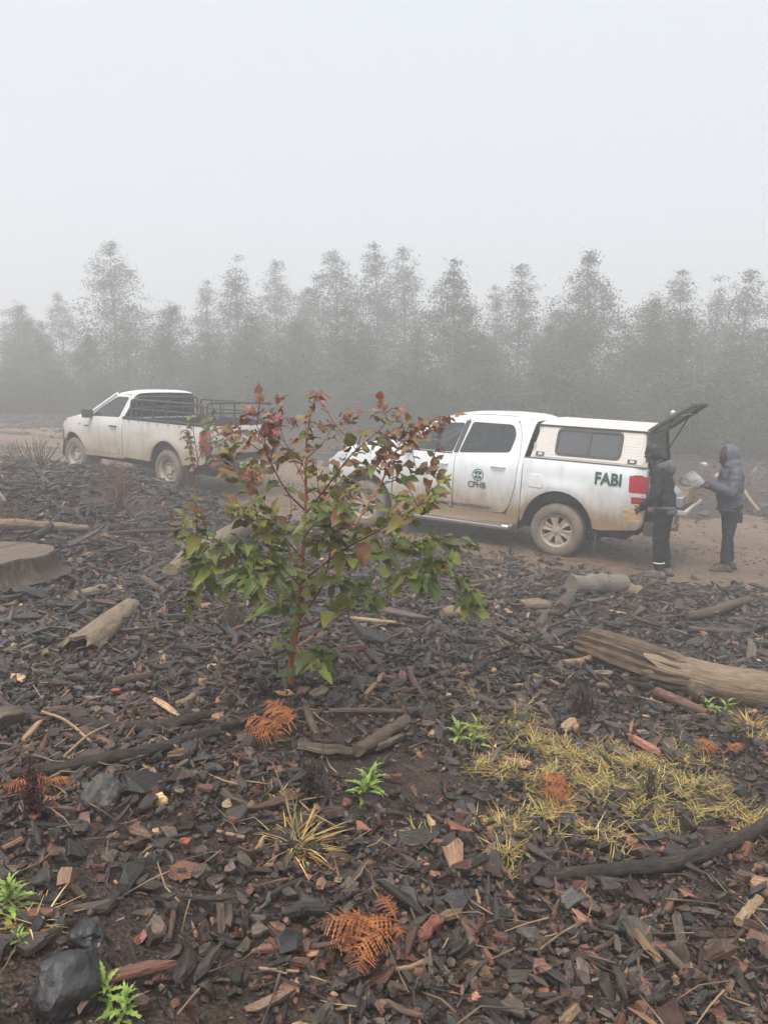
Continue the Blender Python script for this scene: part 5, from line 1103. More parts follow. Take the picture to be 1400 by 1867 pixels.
slab('purple-brown bark piece left of the dark boulder', 105, 1497, 82, 14, -3, (.16, .09, .07)); slab('bright orange-red bark flake left of the curved branch', 212, 1277, 26, 10, 10, (.42, .10, .05)); slab('orange-red pair of bark flakes in the bare soil', 340, 1556, 26, 20, 40, (.40, .12, .07)); slab('tan flat bark piece with a black rim left of the fern', 470, 1722, 44, 36, 20, (.15, .12, .085)); slab('brown-edged bark chunk above the wide dark slab', 586, 1633, 30, 28, 80, (.24, .13, .08))

# thin twigs and needles strewn over everything
g = np.random.default_rng(91); tw = MB(); x, y = spread(g, 3400, 1.3, 11.5, .4)
for i in range(len(x)):
    L = g.uniform(.03, .14) * (1 + y[i] * .16); a = g.uniform(0, 6.28); r = g.uniform(.0008, .0028) * (1 + y[i] * .12); p = Vector((x[i], y[i], float(tz(x[i], y[i])) + .035 + r)); d = Vector((math.cos(a), math.sin(a), g.normal(0, .18))) * L
    tw.tube([p - d * .5, p + Vector(g.normal(0, .07, 3)) * L, p + d * .5], [r, r * .9, r * .6], 5)
TWM = NT('twig_litter'); TWG = TWM.set(TWM.ramp(TWM.noise(TWM.coord('Position'), 6, 2), [(.35, (.045, .03, .02)), (.5, (.14, .09, .05)), (.62, (.30, .20, .11))]), .65)
tag(tw.build('twig_litter', TWG), 'fine brown twigs strewn over the bark mulch', 'twigs', kind='stuff')

# ================================================================== WEEDS, FERNS, GRASS
GREENW = NT('fresh_green_leaf'); nz_ = GREENW.noise(GREENW.coord('Position'), 30, 3); GREENW = GREENW.set(GREENW.ramp(nz_, [(.3, (.13, .21, .035)), (.7, (.30, .40, .10))]), .5, spec=.3, Subsurface_Weight=.0)
def toothed(g, n=9):
    v, f = [], []
    for i in range(n + 1):
        u = i / n; w = .26 * math.sin(math.pi * min(1, u ** .8 + .02)) * (1.15 if i % 2 else .55) + .012; z = .16 * math.sin(u * 2.2) - .22 * u * u
        v += [(u, -w / 2, z + .12 * w), (u, 0, z), (u + (.05 if i % 2 else 0), w / 2, z + .12 * w)]
    for i in range(n): f += [(i * 3, i * 3 + 1, i * 3 + 4, i * 3 + 3), (i * 3 + 1, i * 3 + 2, i * 3 + 5, i * 3 + 4)]
    me = pymesh('leaf', v, f, True); me.materials.append(GREENW); return me
g = np.random.default_rng(44); TL = [toothed(g) for _ in range(3)]
def weed(label, px, py, hpx, n, name='green_weed', stems=1):
    b = G(px, py); m = mpx(b); H = hpx * m; o = empty(name, b)
    for s_ in range(stems):
        off = Vector((g.normal(0, .22), g.normal(0, .22), 0)) * H * (0 if stems == 1 else 1); hh = H * (.62 if stems == 1 else g.uniform(.4, .65)); tip = off + Vector((g.normal(0, .08) * H, g.normal(0, .08) * H, hh)); tube('stem', [off * .3 - Vector((0, 0, .01)), off * .8 + Vector((0, 0, hh * .5)), tip], [.0045, .004, .003], GREENW, o, 6)
        k = n // stems
        for i in range(k):
            u = i / k; p = (off * .5).lerp(tip, u); a = i * 2.399 + g.uniform(-.3, .3); el = -.15 + 1.15 * u + g.normal(0, .15); L = H * .62 * (1 - .45 * u) * g.uniform(.8, 1.15)
            c_ = link('leaf', TL[i % 3], None, o); x = Vector((math.cos(a) * math.cos(el), math.sin(a) * math.cos(el), math.sin(el))); yv = Vector((0, 0, 1)).cross(x).normalized(); z = x.cross(yv)
            M_ = Matrix(((x.x, yv.x, z.x, 0), (x.y, yv.y, z.y, 0), (x.z, yv.z, z.z, 0), (0, 0, 0, 1))) @ Matrix.Diagonal((L, L, L, 1)); M_.translation = p; c_.matrix_local = M_
    return tag(o, label, 'weed')
weed('bright green weed with toothed leaves beside the rough brown branch', 652, 1452, 82, 42, stems=3); weed('tall pale green weed at the left end of the yellow grass', 846, 1366, 70, 30, stems=2); weed('large bright green weed at the bottom left before the boulder', 205, 1862, 110, 30, stems=2)
weed('upright bright green weed cut by the left edge', 18, 1668, 100, 30); weed('low green weed under the one at the left edge', 30, 1732, 60, 24, stems=2); weed('tiny lime-green weed among the mulch before the running board', 792, 1004, 26, 18); weed('small fresh green weed below the great fallen log', 1302, 1300, 52, 20, stems=2)
# dead bracken
FERN = NT('dead_bracken'); nz_ = FERN.noise(FERN.coord('Position'), 22, 4); FERN = FERN.set(FERN.ramp(nz_, [(.3, (.11, .032, .010)), (.55, (.30, .095, .024)), (.75, (.46, .20, .065))]), .7)
def frond(parent, base, d, L, g, curl=.3):
    m = MB(); d = d.normalized(); sdv = d.cross(Vector((0, 0, 1))).normalized(); n = 17; up = Vector((0, 0, 1)); pts = [base + d * L * u + up * (L * (.22 * math.sin(u * 2.6) - curl * .35 * u * u)) for u in np.linspace(0, 1, n)]
    m.tube(pts, [.0032 * (1 - .8 * i / n) for i in range(n)], 5)
    for i in range(3, n):
        u = i / (n - 1); pl = L * .40 * math.sin(math.pi * (.18 + .80 * u)) * g.uniform(.8, 1.1); t_ = (pts[min(i + 1, n - 1)] - pts[i - 1]).normalized()
        for s_ in (-1, 1):
            pd = (sdv * s_ + t_ * .45 + up * g.normal(-.12, .22)).normalized(); k = 10; v, f = [], []; nrm = pd.cross(t_).normalized()
            for q in range(k + 1):
                w = q / k; c_ = pts[i] + pd * pl * w - up * pl * .25 * w * w
                hw = pl * .13 * (1 - w * .75) * (1.0 if q % 2 else .22); v += [c_ + t_ * hw + nrm * hw * g.uniform(0, .6), c_, c_ - t_ * hw + nrm * hw * g.uniform(0, .6)]
            for q in range(k): f += [(q * 3, q * 3 + 1, q * 3 + 4, q * 3 + 3), (q * 3 + 1, q * 3 + 2, q * 3 + 5, q * 3 + 4)]
            m.add(v, f)
    return m.build('frond', FERN, parent, False)
def fern(label, px, py, spec):
    b = G(px, py, .02); o = empty('dead_fern', b); m = mpx(b)
    for (dx, dy, a, lpx, el) in spec: frond(o, Vector((dx * m, dy * m * 2.2, .01)), Vector((math.cos(R(a)), math.sin(R(a)), el)), lpx * m, g)
    return tag(o, label, 'fern')
fern('crisp orange dead fern fronds lying at the bottom centre', 680, 1730, [(60, 20, 205, 150, .05), (40, 10, 232, 130, .1), (10, 0, 165, 90, .3), (0, -12, 250, 90, .05), (30, 4, 188, 150, .25), (50, 20, 130, 70, .5), (-20, 0, 215, 90, .15), (40, 15, 290, 60, .2)])
fern('orange-brown dead fern heaped between the branches below the sapling', 520, 1352, [(20, 10, 150, 90, .5), (10, 0, 175, 100, .25), (0, 0, 200, 90, .15), (10, 5, 120, 80, .3), (0, 0, 230, 80, .1)])
fern('rusty dead fern lying in the middle of the yellow grass', 1030, 1462, [(20, 0, 160, 80, .3), (10, 0, 200, 80, .2), (0, 0, 240, 70, .1), (10, 0, 120, 60, .3)])
fern('small pinkish-brown dead fern at the right edge of the grass', 1300, 1385, [(20, 0, 160, 60, .3), (10, 0, 200, 60, .2), (20, 0, 20, 50, .2)])
fern('low orange dead fern tangle left of the pitted grey stone', 20, 1452, [(0, 0, 10, 80, .1), (20, 0, -25, 80, .1), (60, 0, 20, 60, .1), (-20, 0, -10, 70, .1)])
# grass
t = NT('dry_grass'); cc = t.coord('col'); DRYG = t.set(cc, .6, spec=.3)
def blades(name, g, P_, L, w, lean, cols, parent=None, az=None):
    n = len(P_); a = g.uniform(0, 6.28, n) if az is None else az; el = np.clip(lean + g.normal(0, .3, n), .02, 1.5); d = np.stack([np.cos(a) * np.cos(el), np.sin(a) * np.cos(el), np.sin(el)], 1); sdv = np.stack([-np.sin(a), np.cos(a), 0 * a], 1); fall = g.uniform(.15, .6, n)
    vs_ = []
    for u, ww in ((0, 1.0), (.4, .9), (.75, .6), (1.0, .08)):
        c_ = P_ + d * (L * u)[:, None]; c_[:, 2] -= fall * L * u * u * .6
        c_[:, 2] = np.maximum(c_[:, 2], P_[:, 2] + .004); vs_ += [c_ - sdv * (w * ww / 2)[:, None], c_ + sdv * (w * ww / 2)[:, None]]
    v = np.stack(vs_, 1); base = np.array([0, 1, 3, 2, 2, 3, 5, 4, 4, 5, 7, 6]); loops = (base[None] + (np.arange(n) * 8)[:, None]).ravel()
    c4 = np.concatenate([np.repeat(cols[:, None], 8, 1), np.ones((n, 8, 1))], 2).reshape(-1, 4)
    me = npmesh(name, v.reshape(-1, 3), loops, np.arange(n * 3) * 4, np.full(n * 3, 4), {'col': ('FLOAT_COLOR', c4)}); return link(name, me, DRYG, parent)
GP = np.array([[.40, .27, .085], [.50, .38, .17], [.30, .23, .07], [.22, .21, .055], [.30, .14, .045], [.15, .18, .04]])
def gcol(g, n, w): return GP[g.choice(6, n, p=np.array(w) / sum(w))] * g.uniform(.65, 1.45, (n, 1))
g = np.random.default_rng(61); C_ = []
# tufts of the yellow patch, thick in the middle and breaking up at its edge
spots = [(900, 1320, 70, 24), (960, 1350, 110, 34), (880, 1380, 60, 30), (1050, 1385, 110, 34), (1150, 1400, 100, 40), (960, 1420, 90, 40), (1230, 1420, 90, 40), (1120, 1450, 80, 30), (1290, 1470, 80, 30), (930, 1520, 50, 40), (1040, 1500, 70, 26), (1190, 1490, 60, 26), (1360, 1490, 50, 30), (960, 1300, 60, 20), (1260, 1390, 60, 24), (1380, 1330, 40, 30), (1100, 1540, 60, 18), (930, 1560, 40, 26), (1320, 1520, 50, 18)]
tufts = []
for (px, py, sx, sy) in spots:
    c_ = G(px, py); m = mpx(c_)
    for _ in range(int(sx * sy / 175)):
        x_, y_ = c_.x + g.normal(0, sx * .6) * m, c_.y + g.normal(0, sy * .75) * m * 2.6; tufts.append((x_, y_, float(tz(x_, y_)) + .016))
for p in tufts:
    k = int(g.integers(10, 44)); q = np.array(p)[None] + g.normal(0, 1, (k, 3)) * np.array([.02, .02, .0]); C_.append(q)
Pg = np.concatenate(C_); n = len(Pg)
tag(blades('yellow_grass', g, Pg, g.uniform(.025, .095, n), g.uniform(.0016, .0038, n), .45, gcol(g, n, [26, 20, 18, 14, 12, 11])), 'patch of flattened yellow-green dry grass on the right', 'grass', kind='stuff')
def tussock(label, px, py, n, L, lean, w, extra=0):
    b = G(px, py, .0); o = empty('grass_tussock', b); P_ = g.normal(0, 1, (n, 3)) * np.array([.02, .02, 0]); bl = blades('blades', g, P_, g.uniform(.5, 1.1, n) * L, g.uniform(.003, .006, n), lean, gcol(g, n, w), o); bl['kind'] = 'stuff'
    if extra: tube('seed_stalk', [(0, 0, 0), (-.03, .03, .14), (-.075, .06, .24), (-.12, .06, .27)], [.0022, .0018, .0013, .0008], TANST, o, 5)
    return tag(o, label, 'grass')
tussock('golden dry grass tussock with long spread blades in the lower middle', 540, 1545, 120, .19, .45, [34, 26, 10, 8, 14, 8], 1); tussock('small upright green-yellow tuft right of the golden tussock', 762, 1530, 34, .085, .9, [10, 12, 12, 22, 4, 30]); tussock('tiny yellow-green tuft behind the golden tussock', 508, 1452, 40, .06, .6, [10, 10, 12, 22, 4, 20])
tussock('orange dry grass tuft left of the pitted stone', 90, 1462, 60, .11, .3, [26, 10, 6, 4, 40, 2]); tussock('wispy dry grass behind the left-edge weed', 62, 1680, 60, .12, .4, [20, 30, 10, 4, 10, 2]); tussock('brown dry grass clump under the right end of the great log', 1365, 1330, 130, .16, .4, [14, 10, 10, 8, 24, 2]); tussock('faded yellow grass beyond the stump', 105, 925, 60, .18, .5, [26, 26, 10, 8, 14, 2])
# dead dark weeds and leafless twiggy growth
DEADW = plain('blackened_stalk', (.035, .020, .016), .8, var=.4); REDW = plain('reddish_dry_stalk', (.15, .075, .055), .8, var=.4); GRYW = plain('grey_dry_stalk', (.16, .125, .10), .8, var=.3)
def dryweed(label, px, py, hpx, wpx, n, mat, leafy=0):
    b = G(px, py); m = mpx(b); H = hpx * m; Wd = wpx * m; mb = MB()
    for i in range(n):
        a = g.uniform(0, 6.28); r = abs(g.normal(0, .5)) * Wd * .5; p0 = Vector((math.cos(a) * r * .35, math.sin(a) * r * .35, -.02)); h = H * g.uniform(.45, 1.0); p2 = Vector((math.cos(a) * r + g.normal(0, .1) * Wd, math.sin(a) * r, h)); mid = p0.lerp(p2, .5) + Vector(g.normal(0, .05, 3)) * H; rr = max(.0016, .0009 * b.y * .75)
        mb.tube([p0, mid, p2], [rr, rr * .85, rr * .5], 4)
        for q in range(2): s_ = mid.lerp(p2, g.random()); mb.tube([s_, s_ + Vector((g.normal(0, .5), g.normal(0, .5), g.uniform(.2, 1))) * H * .22], [rr * .7, rr * .4], 4)
        for q in range(leafy):
            s_ = p0.lerp(p2, g.uniform(.25, 1)); d = Vector(g.normal(0, 1, 3)).normalized(); e = d.cross(Vector((0, 0, 1))).normalized(); L = H * g.uniform(.06, .13); mb.add([s_, s_ + d * L * .5 + e * L * .25, s_ + d * L, s_ + d * L * .5 - e * L * .25], [(0, 1, 2, 3)])
    o = empty('dry_weed', b); st = mb.build('stalks', mat, o, False); st['kind'] = 'stuff'; return tag(o, label, 'dead weed')
dryweed('blackened dead weed clump between the fern and the green weed', 566, 1468, 105, 60, 34, DEADW, 9); dryweed('dark red-black dead weed left of the pitted stone', 62, 1500, 130, 80, 42, plain('dark_red_stalk', (.055, .018, .015), .8), 8); dryweed('dark dry weed at the top of the yellow grass', 1062, 1318, 75, 100, 36, DEADW, 8)
dryweed('dark dry weed standing in the yellow grass', 1180, 1462, 70, 60, 14, DEADW, 5); dryweed('sooty dead weed mat at the right end of the grass', 1340, 1372, 50, 90, 30, DEADW, 8); dryweed('leafless grey bush before the front wheel of the single-cab pickup', 70, 850, 50, 110, 34, GRYW); dryweed('thin grey twigs beside the front bumper of the single-cab pickup', 20, 836, 34, 80, 22, GRYW)
dryweed('sparse reddish twiggy growth right of the far left log', 215, 925, 60, 110, 34, REDW); dryweed('reddish dry stalks by the left end of the far left log', 30, 965, 50, 90, 26, REDW); dryweed('dry stalks in front of the rear wheel of the single-cab pickup', 205, 880, 40, 90, 26, REDW); dryweed('red dry twigs behind the right side of the sapling', 742, 975, 60, 30, 14, REDW)
dryweed('fine root tangle at the foot of the sapling', 480, 1268, 30, 90, 40, DEADW); dryweed('wiry brown stalks left of the sapling trunk', 425, 1150, 60, 90, 36, plain('wiry_stalk', (.10, .07, .05), .8)); dryweed('single dark spike of bark weed by the rear wheel', 928, 1012, 28, 14, 5, DEADW); dryweed('dry brown growth beyond the track at the far right', 1392, 800, 110, 60, 40, plain('far_stalk', (.14, .10, .06), .8), 6)

# ================================================================== PEOPLE AND WHAT THEY HANDLE
def caps(mb, a, b, ra, rb, seg=14):
    """a tapered limb with round ends"""
    a, b = Vector(a), Vector(b); d = (b - a); L = max(d.length, 1e-5); d.normalize(); pts, rad = [], []
    for k in (90, 60, 30): pts.append(a - d * ra * math.sin(R(k))); rad.append(max(ra * math.cos(R(k)), ra * .03))
    pts += [a, a.lerp(b, .5), b]; rad += [ra, (ra + rb) / 2, rb]
    for k in (30, 60, 90): pts.append(b + d * rb * math.sin(R(k))); rad.append(max(rb * math.cos(R(k)), rb * .03))
    v, f, _ = tube_data(pts, rad, seg); mb.add(v, f)
def ell(mb, c, r, rot=None):
    bm = bmesh.new(); bmesh.ops.create_icosphere(bm, subdivisions=3, radius=1)
    M_ = Matrix.Translation(c) @ (rot.to_4x4() if rot else Matrix.Identity(4)) @ Matrix.Diagonal((*r, 1))
    for v in bm.verts: v.co = M_ @ v.co
    mb.bm(bm)
def remesh(name, mb, vox, mat, parent, smooth=4, fn=None):
    me = pymesh(name, mb.v, mb.f); o = bpy.data.objects.new(name, me); COL.objects.link(o)
    m = o.modifiers.new('r', 'REMESH'); m.mode = 'VOXEL'; m.voxel_size = vox; m.use_smooth_shade = True
    s_ = o.modifiers.new('s', 'SMOOTH'); s_.factor = .5; s_.iterations = smooth
    dg = bpy.context.evaluated_depsgraph_get(); me2 = bpy.data.meshes.new_from_object(o.evaluated_get(dg)); bpy.data.objects.remove(o)
    if fn:
        nv = len(me2.vertices); co = np.empty(nv * 3, np.float32); no = np.empty(nv * 3, np.float32); me2.vertices.foreach_get('co', co); me2.vertices.foreach_get('normal', no); co = co.reshape(-1, 3); no = no.reshape(-1, 3)
        co = np.array([fn(Vector(a), Vector(b)) for a, b in zip(co.tolist(), no.tolist())], np.float32); me2.vertices.foreach_set('co', co.ravel())
        me2.update()
    me2.polygons.foreach_set('use_smooth', [True] * len(me2.polygons)); me2.materials.clear(); return link(name, me2, mat, parent)
def cloth(name, c0, c1, rough=.85, scale=9):
    t = NT(name); c = t.coord('Object'); n1 = t.noise(c, scale, 5, .6, .4); n2 = t.noise(c, 160, 2); t.bump(t.math('ADD', n1, t.math('MULTIPLY', n2, .15)), .6, .02); return t.set(t.mix(n1, c0, c1), rough, spec=.25)
SKIN = plain('brown_skin', (.085, .042, .028), .5, var=.15); HAIR = plain('black_hair', (.010, .009, .009), .6)
BLKJ = cloth('black_jacket', (.010, .011, .011), (.024, .026, .025), .7); GRYJ = cloth('grey_fleece', (.075, .075, .088), (.12, .12, .135)); PUFF = cloth('slate_puffer', (.066, .066, .088), (.115, .113, .142), .5); BLKT = cloth('black_trousers', (.010, .011, .012), (.024, .025, .026), .85); NAVY = cloth('navy_trousers', (.013, .015, .020), (.028, .030, .040), .85)
SHOE = cloth('muddy_trainer', (.10, .085, .08), (.24, .20, .18), .8, 30); BOOT = cloth('brown_shoe', (.07, .045, .038), (.14, .10, .085), .8, 30); WHITE = plain('white_reflector', (.78, .78, .76), .4)
def hand(mb, wrist, d, palm_n, curl=.5, size=1.0, side=1):
    """palm, four bent fingers of unequal length and a thumb off the side"""
    d = Vector(d).normalized(); nrm = Vector(palm_n); nrm = (nrm - d * nrm.dot(d)).normalized(); s_ = d.cross(nrm) * side; w = Vector(wrist)
    for q in (-.5, .5): caps(mb, w + s_ * q * .035 * size, w + d * .075 * size + s_ * q * .05 * size, .018 * size, .017 * size, 8)
    caps(mb, w, w + d * .07 * size, .022 * size, .022 * size, 8)
    for i, (off, ln) in enumerate(((-.034, .066), (-.011, .076), (.012, .072), (.033, .056))):
        p = w + d * .085 * size + s_ * off * size; a = d
        for k, fr in enumerate((.45, .32, .23)): a = (a + nrm * curl * (.7 + .25 * k)).normalized(); e = p + a * ln * fr * size; caps(mb, p, e, (.0098 - .0008 * k) * size, (.0092 - .0008 * k) * size, 7); p = e
    p = w + d * .03 * size - s_ * .035 * size; a = (d * .6 - s_ * .8 + nrm * .3).normalized()
    for k, ln in enumerate((.04, .032)): e = p + a * ln * size; caps(mb, p, e, .0115 * size, .010 * size, 7); p = e; a = (a + d * .5 + nrm * .4).normalized()
def head(mb, c, fwd, s=1.0, tilt=0.0):
    f = Vector(fwd).normalized(); l = Vector((0, 0, 1)).cross(f).normalized(); u = f.cross(l); u = (u * math.cos(tilt) + f * math.sin(tilt)); f = l.cross(u)
    P_ = lambda x, y, z: Vector(c) + (f * x + l * y + u * z) * s
    rot = Matrix((f, l, u)).transposed()
    ell(mb, P_(-.012, 0, .02), (.098 * s, .076 * s, .108 * s), rot); ell(mb, P_(.03, 0, -.055), (.062 * s, .056 * s, .062 * s), rot); ell(mb, P_(.048, 0, -.092), (.028 * s, .026 * s, .022 * s), rot)
    caps(mb, P_(.085, 0, .015), P_(.105, 0, -.025), .010 * s, .016 * s, 8); caps(mb, P_(.08, -.02, -.058), P_(.08, .02, -.058), .010 * s, .010 * s, 8); caps(mb, P_(.08, -.018, -.072), P_(.08, .018, -.072), .010 * s, .010 * s, 8)
    for y in (-1, 1): caps(mb, P_(.082, y * .018, .035), P_(.074, y * .046, .034), .011 * s, .010 * s, 8); ell(mb, P_(-.01, y * .078, -.01), (.020 * s, .010 * s, .032 * s), rot); ell(mb, P_(.066, y * .042, -.02), (.02 * s, .018 * s, .02 * s), rot); ell(mb, P_(.080, y * .031, .016), (.011 * s, .013 * s, .009 * s), rot)
    return P_
def shoe(name, ankle, toe_dir, mat, parent, sole):
    d = Vector((toe_dir[0], toe_dir[1], 0)).normalized(); a = Vector(ankle); m = MB(); g0 = Vector((a.x, a.y, 0))
    caps(m, a + Vector((0, 0, -.0)), g0 + Vector((0, 0, .06)) - d * .02, .052, .05); caps(m, g0 - d * .05 + Vector((0, 0, .045)), g0 + d * .17 + Vector((0, 0, .036)), .045, .036); caps(m, g0 + d * .03 + Vector((0, 0, .075)), g0 + d * .15 + Vector((0, 0, .045)), .042, .034)
    o = remesh(name, m, .009, mat, parent, 3, lambda c, n: Vector((c.x, c.y, max(c.z, .012))))
    q = MB(); sd = d.cross(Vector((0, 0, 1))); pr = [(-.10, .03), (-.06, .044), (.05, .040), (.12, .047), (.18, .040), (.212, .018)]; lp = [g0 + d * x + sd * y for x, y in pr] + [g0 + d * x - sd * y for x, y in pr[::-1]]
    n = len(lp); q.add([p + Vector((0, 0, -.004)) for p in lp] + [p + Vector((0, 0, .024)) for p in lp], [tuple(range(n))[::-1], tuple(range(n, 2 * n))] + [(i, (i + 1) % n, n + (i + 1) % n, n + i) for i in range(n)]); q.build('sole', sole, o)
def person(loc, yaw, spec):
    o = empty('person', loc, (0, 0, yaw)); S = spec; hp_, kn, an = S['hip'], S['knee'], S['ankle']
    b = MB(); P_ = head(b, S['head'], S['look'], 1.0, S.get('nod', 0)); caps(b, S['neck'], Vector(S['head']) + Vector((-.01, 0, -.07)), .060, .055)
    for z, rx, ry in S['torso']: ell(b, (z[0], 0, z[1]), (rx * .86, ry * .88, .13))
    for i in (0, 1):
        sh, el, wr = S['sh'][i], S['el'][i], S['wr'][i]; caps(b, sh, el, .052, .042); caps(b, el, wr, .042, .028); hand(b, Vector(wr) + (Vector(wr) - Vector(el)).normalized() * .01, S['hd'][i], S['hn'][i], S['curl'][i], 1.0, S['hs'][i])
        caps(b, hp_[i], kn[i], .080, .055); caps(b, kn[i], an[i], .055, .036); a_ = Vector(an[i]); caps(b, a_, (a_.x + .12, a_.y, .04), .035, .028)
    remesh('body', b, .0095, SKIN, o, 3)
    # trousers
    m = MB()
    for i in (0, 1):
        caps(m, hp_[i], kn[i], .105 * S['leg'], .076 * S['leg']); caps(m, kn[i], (an[i][0], an[i][1], an[i][2] + .04), .074 * S['leg'], .060 * S['leg'])
    ell(m, ((hp_[0][0] + hp_[1][0]) / 2 - .02, (hp_[0][1] + hp_[1][1]) / 2, hp_[0][2] + .03), (.125, .165, .15))
    def wr_(c, n): k = mnoise.noise(Vector((c.x * 7, c.y * 7, c.z * 16))) * .010 + mnoise.noise(Vector((c.x * 14, c.y * 14, c.z * 34))) * .005 * (1 if c.z < .5 else .6); return c + n * k
    remesh('trousers', m, .011, S['trm'], o, 3, wr_)
    for i in (0, 1): shoe('shoe', (an[i][0], an[i][1], .10), S['toe'][i], S['shm'], o, S['solm'])
    # jacket
    m = MB()
    for z, rx, ry in S['torso']: ell(m, (z[0], 0, z[1]), (rx * .95, ry * .95, .19 if z[1] < 1.35 else .13))
    for i in (0, 1): caps(m, S['sh'][i], S['el'][i], S['slv'][0], S['slv'][1]); caps(m, S['el'][i], S['wr'][i], S['slv'][1], S['slv'][2])
    caps(m, S['neck'], Vector(S['neck']) + Vector((.0, 0, .05)), .085, .075)
    jk = remesh('jacket', m, .011, S['jkm'], o, 9, S['jfn']); return o, P_, jk
def quilt(c, n):
    k = .007 * (abs(math.sin(c.z * math.pi / .085)) ** .6 - .6) if c.z > .86 else 0; return c + n * (k + mnoise.noise(c * 11) * .008)
def folds(c, n): return c + n * (mnoise.noise(Vector((c.x * 8, c.y * 8, c.z * 14))) * .014 + mnoise.noise(c * 26) * .005)
# the person in the puffer jacket, side on, hands at the plastic bag
p2 = G(1322, 1040)
S2 = dict(head=(.075, 0, 1.60), look=(1, .0, -.28), nod=0, neck=(.02, 0, 1.44), torso=[((.0, .93), .165, .205), ((.015, 1.05), .18, .215), ((.01, 1.18), .185, .225), ((.0, 1.30), .175, .225), ((.0, 1.40), .13, .18)], sh=[(.0, .19, 1.39), (.0, -.19, 1.39)], el=[(.06, .27, 1.13), (.06, -.27, 1.13)], wr=[(.27, .13, 1.20), (.28, -.08, 1.18)],
          hd=[(1, -.25, .0), (1, .2, -.1)], hn=[(0, -.6, -.8), (0, .6, -.8)], curl=[.75, .75], hs=[1, -1], hip=[(-.02, .09, .88), (-.02, -.09, .88)], knee=[(.03, .10, .49), (-.03, -.10, .49)], ankle=[(.05, .11, .11), (-.08, -.11, .11)], toe=[(1, .15), (1, -.15)], leg=1.0, trm=NAVY, shm=BOOT, solm=BLKT, jkm=PUFF, slv=(.088, .084, .062), jfn=quilt)
o2, HP, jk2 = person(p2, R(172), S2)
m = MB(); c_ = Vector((.045, 0, 1.61)); ell(m, c_, (.128, .118, .148)); ell(m, (.01, 0, 1.50), (.115, .13, .09)); caps(m, (.06, -.06, 1.47), (.06, .06, 1.47), .065, .065)
def hoodfn(c, n):
    if c.x > .115 and abs(c.y) < .095 and 1.50 < c.z < 1.71: c = Vector((.075 - (c.x - .115) * .6, c.y * .95, c.z))
    return c + n * mnoise.noise(c * 13) * .008
remesh('hood', m, .010, GRYJ if False else cloth('slate_hood', (.095, .095, .118), (.155, .152, .178)), o2, 3, hoodfn)
m = MB(); caps(m, HP(.075, -.035, -.065), HP(.075, .035, -.065), .036, .036); caps(m, HP(.06, -.05, -.03), HP(.06, .05, -.03), .034, .034); remesh('face_mask', m, .008, BLKT, o2, 2)
q = MB().tube([(.0, .19, .862), (.12, .13, .865), (.165, 0, .868), (.12, -.13, .865), (0, -.19, .862), (-.12, -.13, .86), (-.165, 0, .86), (-.12, .13, .86), (0, .19, .862)], .017, 8); q.build('jacket_hem', PUFF, o2)
q = MB().box((-.125, .165, .70), (-.02, .19, .84), .01); q.build('trouser_pocket', cloth('navy_pocket', (.022, .022, .045), (.04, .04, .07)), o2)
tag(o2, 'person in a slate puffer jacket with hood up, handling a plastic bag', 'person')
# the person in black at the tail corner, leaning in, paper bag in the left hand
p1 = G(1203, 1052)
S1 = dict(head=(.19, -.03, 1.63), look=(1, -.3, -.25), nod=0, neck=(.10, -.01, 1.46), torso=[((-.01, .95), .145, .195), ((.0, 1.06), .145, .20), ((.02, 1.18), .15, .21), ((.05, 1.30), .15, .22), ((.07, 1.40), .115, .185)], sh=[(.06, .20, 1.40), (.07, -.20, 1.40)], el=[(.05, .285, 1.12), (.02, -.30, 1.13)], wr=[(.22, .26, .955), (.19, -.22, 1.06)],
          hd=[(.75, -.05, -.65), (1, .2, -.1)], hn=[(-.2, -.9, -.2), (0, .6, -.8)], curl=[.8, .5], hs=[1, -1], hip=[(-.01, .09, .90), (-.01, -.09, .90)], knee=[(.03, .10, .50), (.01, -.10, .50)], ankle=[(.0, .11, .11), (-.05, -.12, .11)], toe=[(1, .1), (1, -.2)], leg=1.03, trm=BLKT, shm=SHOE, solm=BLKT, jkm=BLKJ, slv=(.075, .070, .052), jfn=folds)
o1, HP1, jk1 = person(p1, R(148), S1)
m = MB(); ell(m, HP1(-.03, 0, .045), (.105, .090, .098)); ell(m, HP1(-.05, 0, -.02), (.085, .085, .09)); remesh('hair', m, .009, HAIR, o1, 2)
m = MB(); caps(m, (.0, -.085, 1.475), (.0, .085, 1.475), .072, .072); ell(m, (-.045, 0, 1.44), (.075, .12, .085)); caps(m, (.05, .10, 1.47), (.12, .05, 1.43), .04, .035); caps(m, (.05, -.10, 1.47), (.12, -.05, 1.43), .04, .035); remesh('hood', m, .010, GRYJ, o1, 3, folds)
m = MB(); ell(m, (-.01, 0, .885), (.152, .202, .085)); ell(m, (-.01, 0, .94), (.15, .20, .06)); remesh('fleece_hem', m, .010, GRYJ, o1, 2, folds)
q = MB().tube([(.0 + .068 * math.cos(a), .11 + .068 * math.sin(a), .215) for a in np.linspace(0, 6.2832, 17)], .007, 6); q.build('ankle_reflector', WHITE, o1)
q = MB().box((.055, .268, 1.318), (.095, .282, 1.336), .004); q.build('jacket_logo', WHITE, o1)
tag(o1, 'person in black jacket leaning into the canopy, grey hood hanging on the back', 'person')

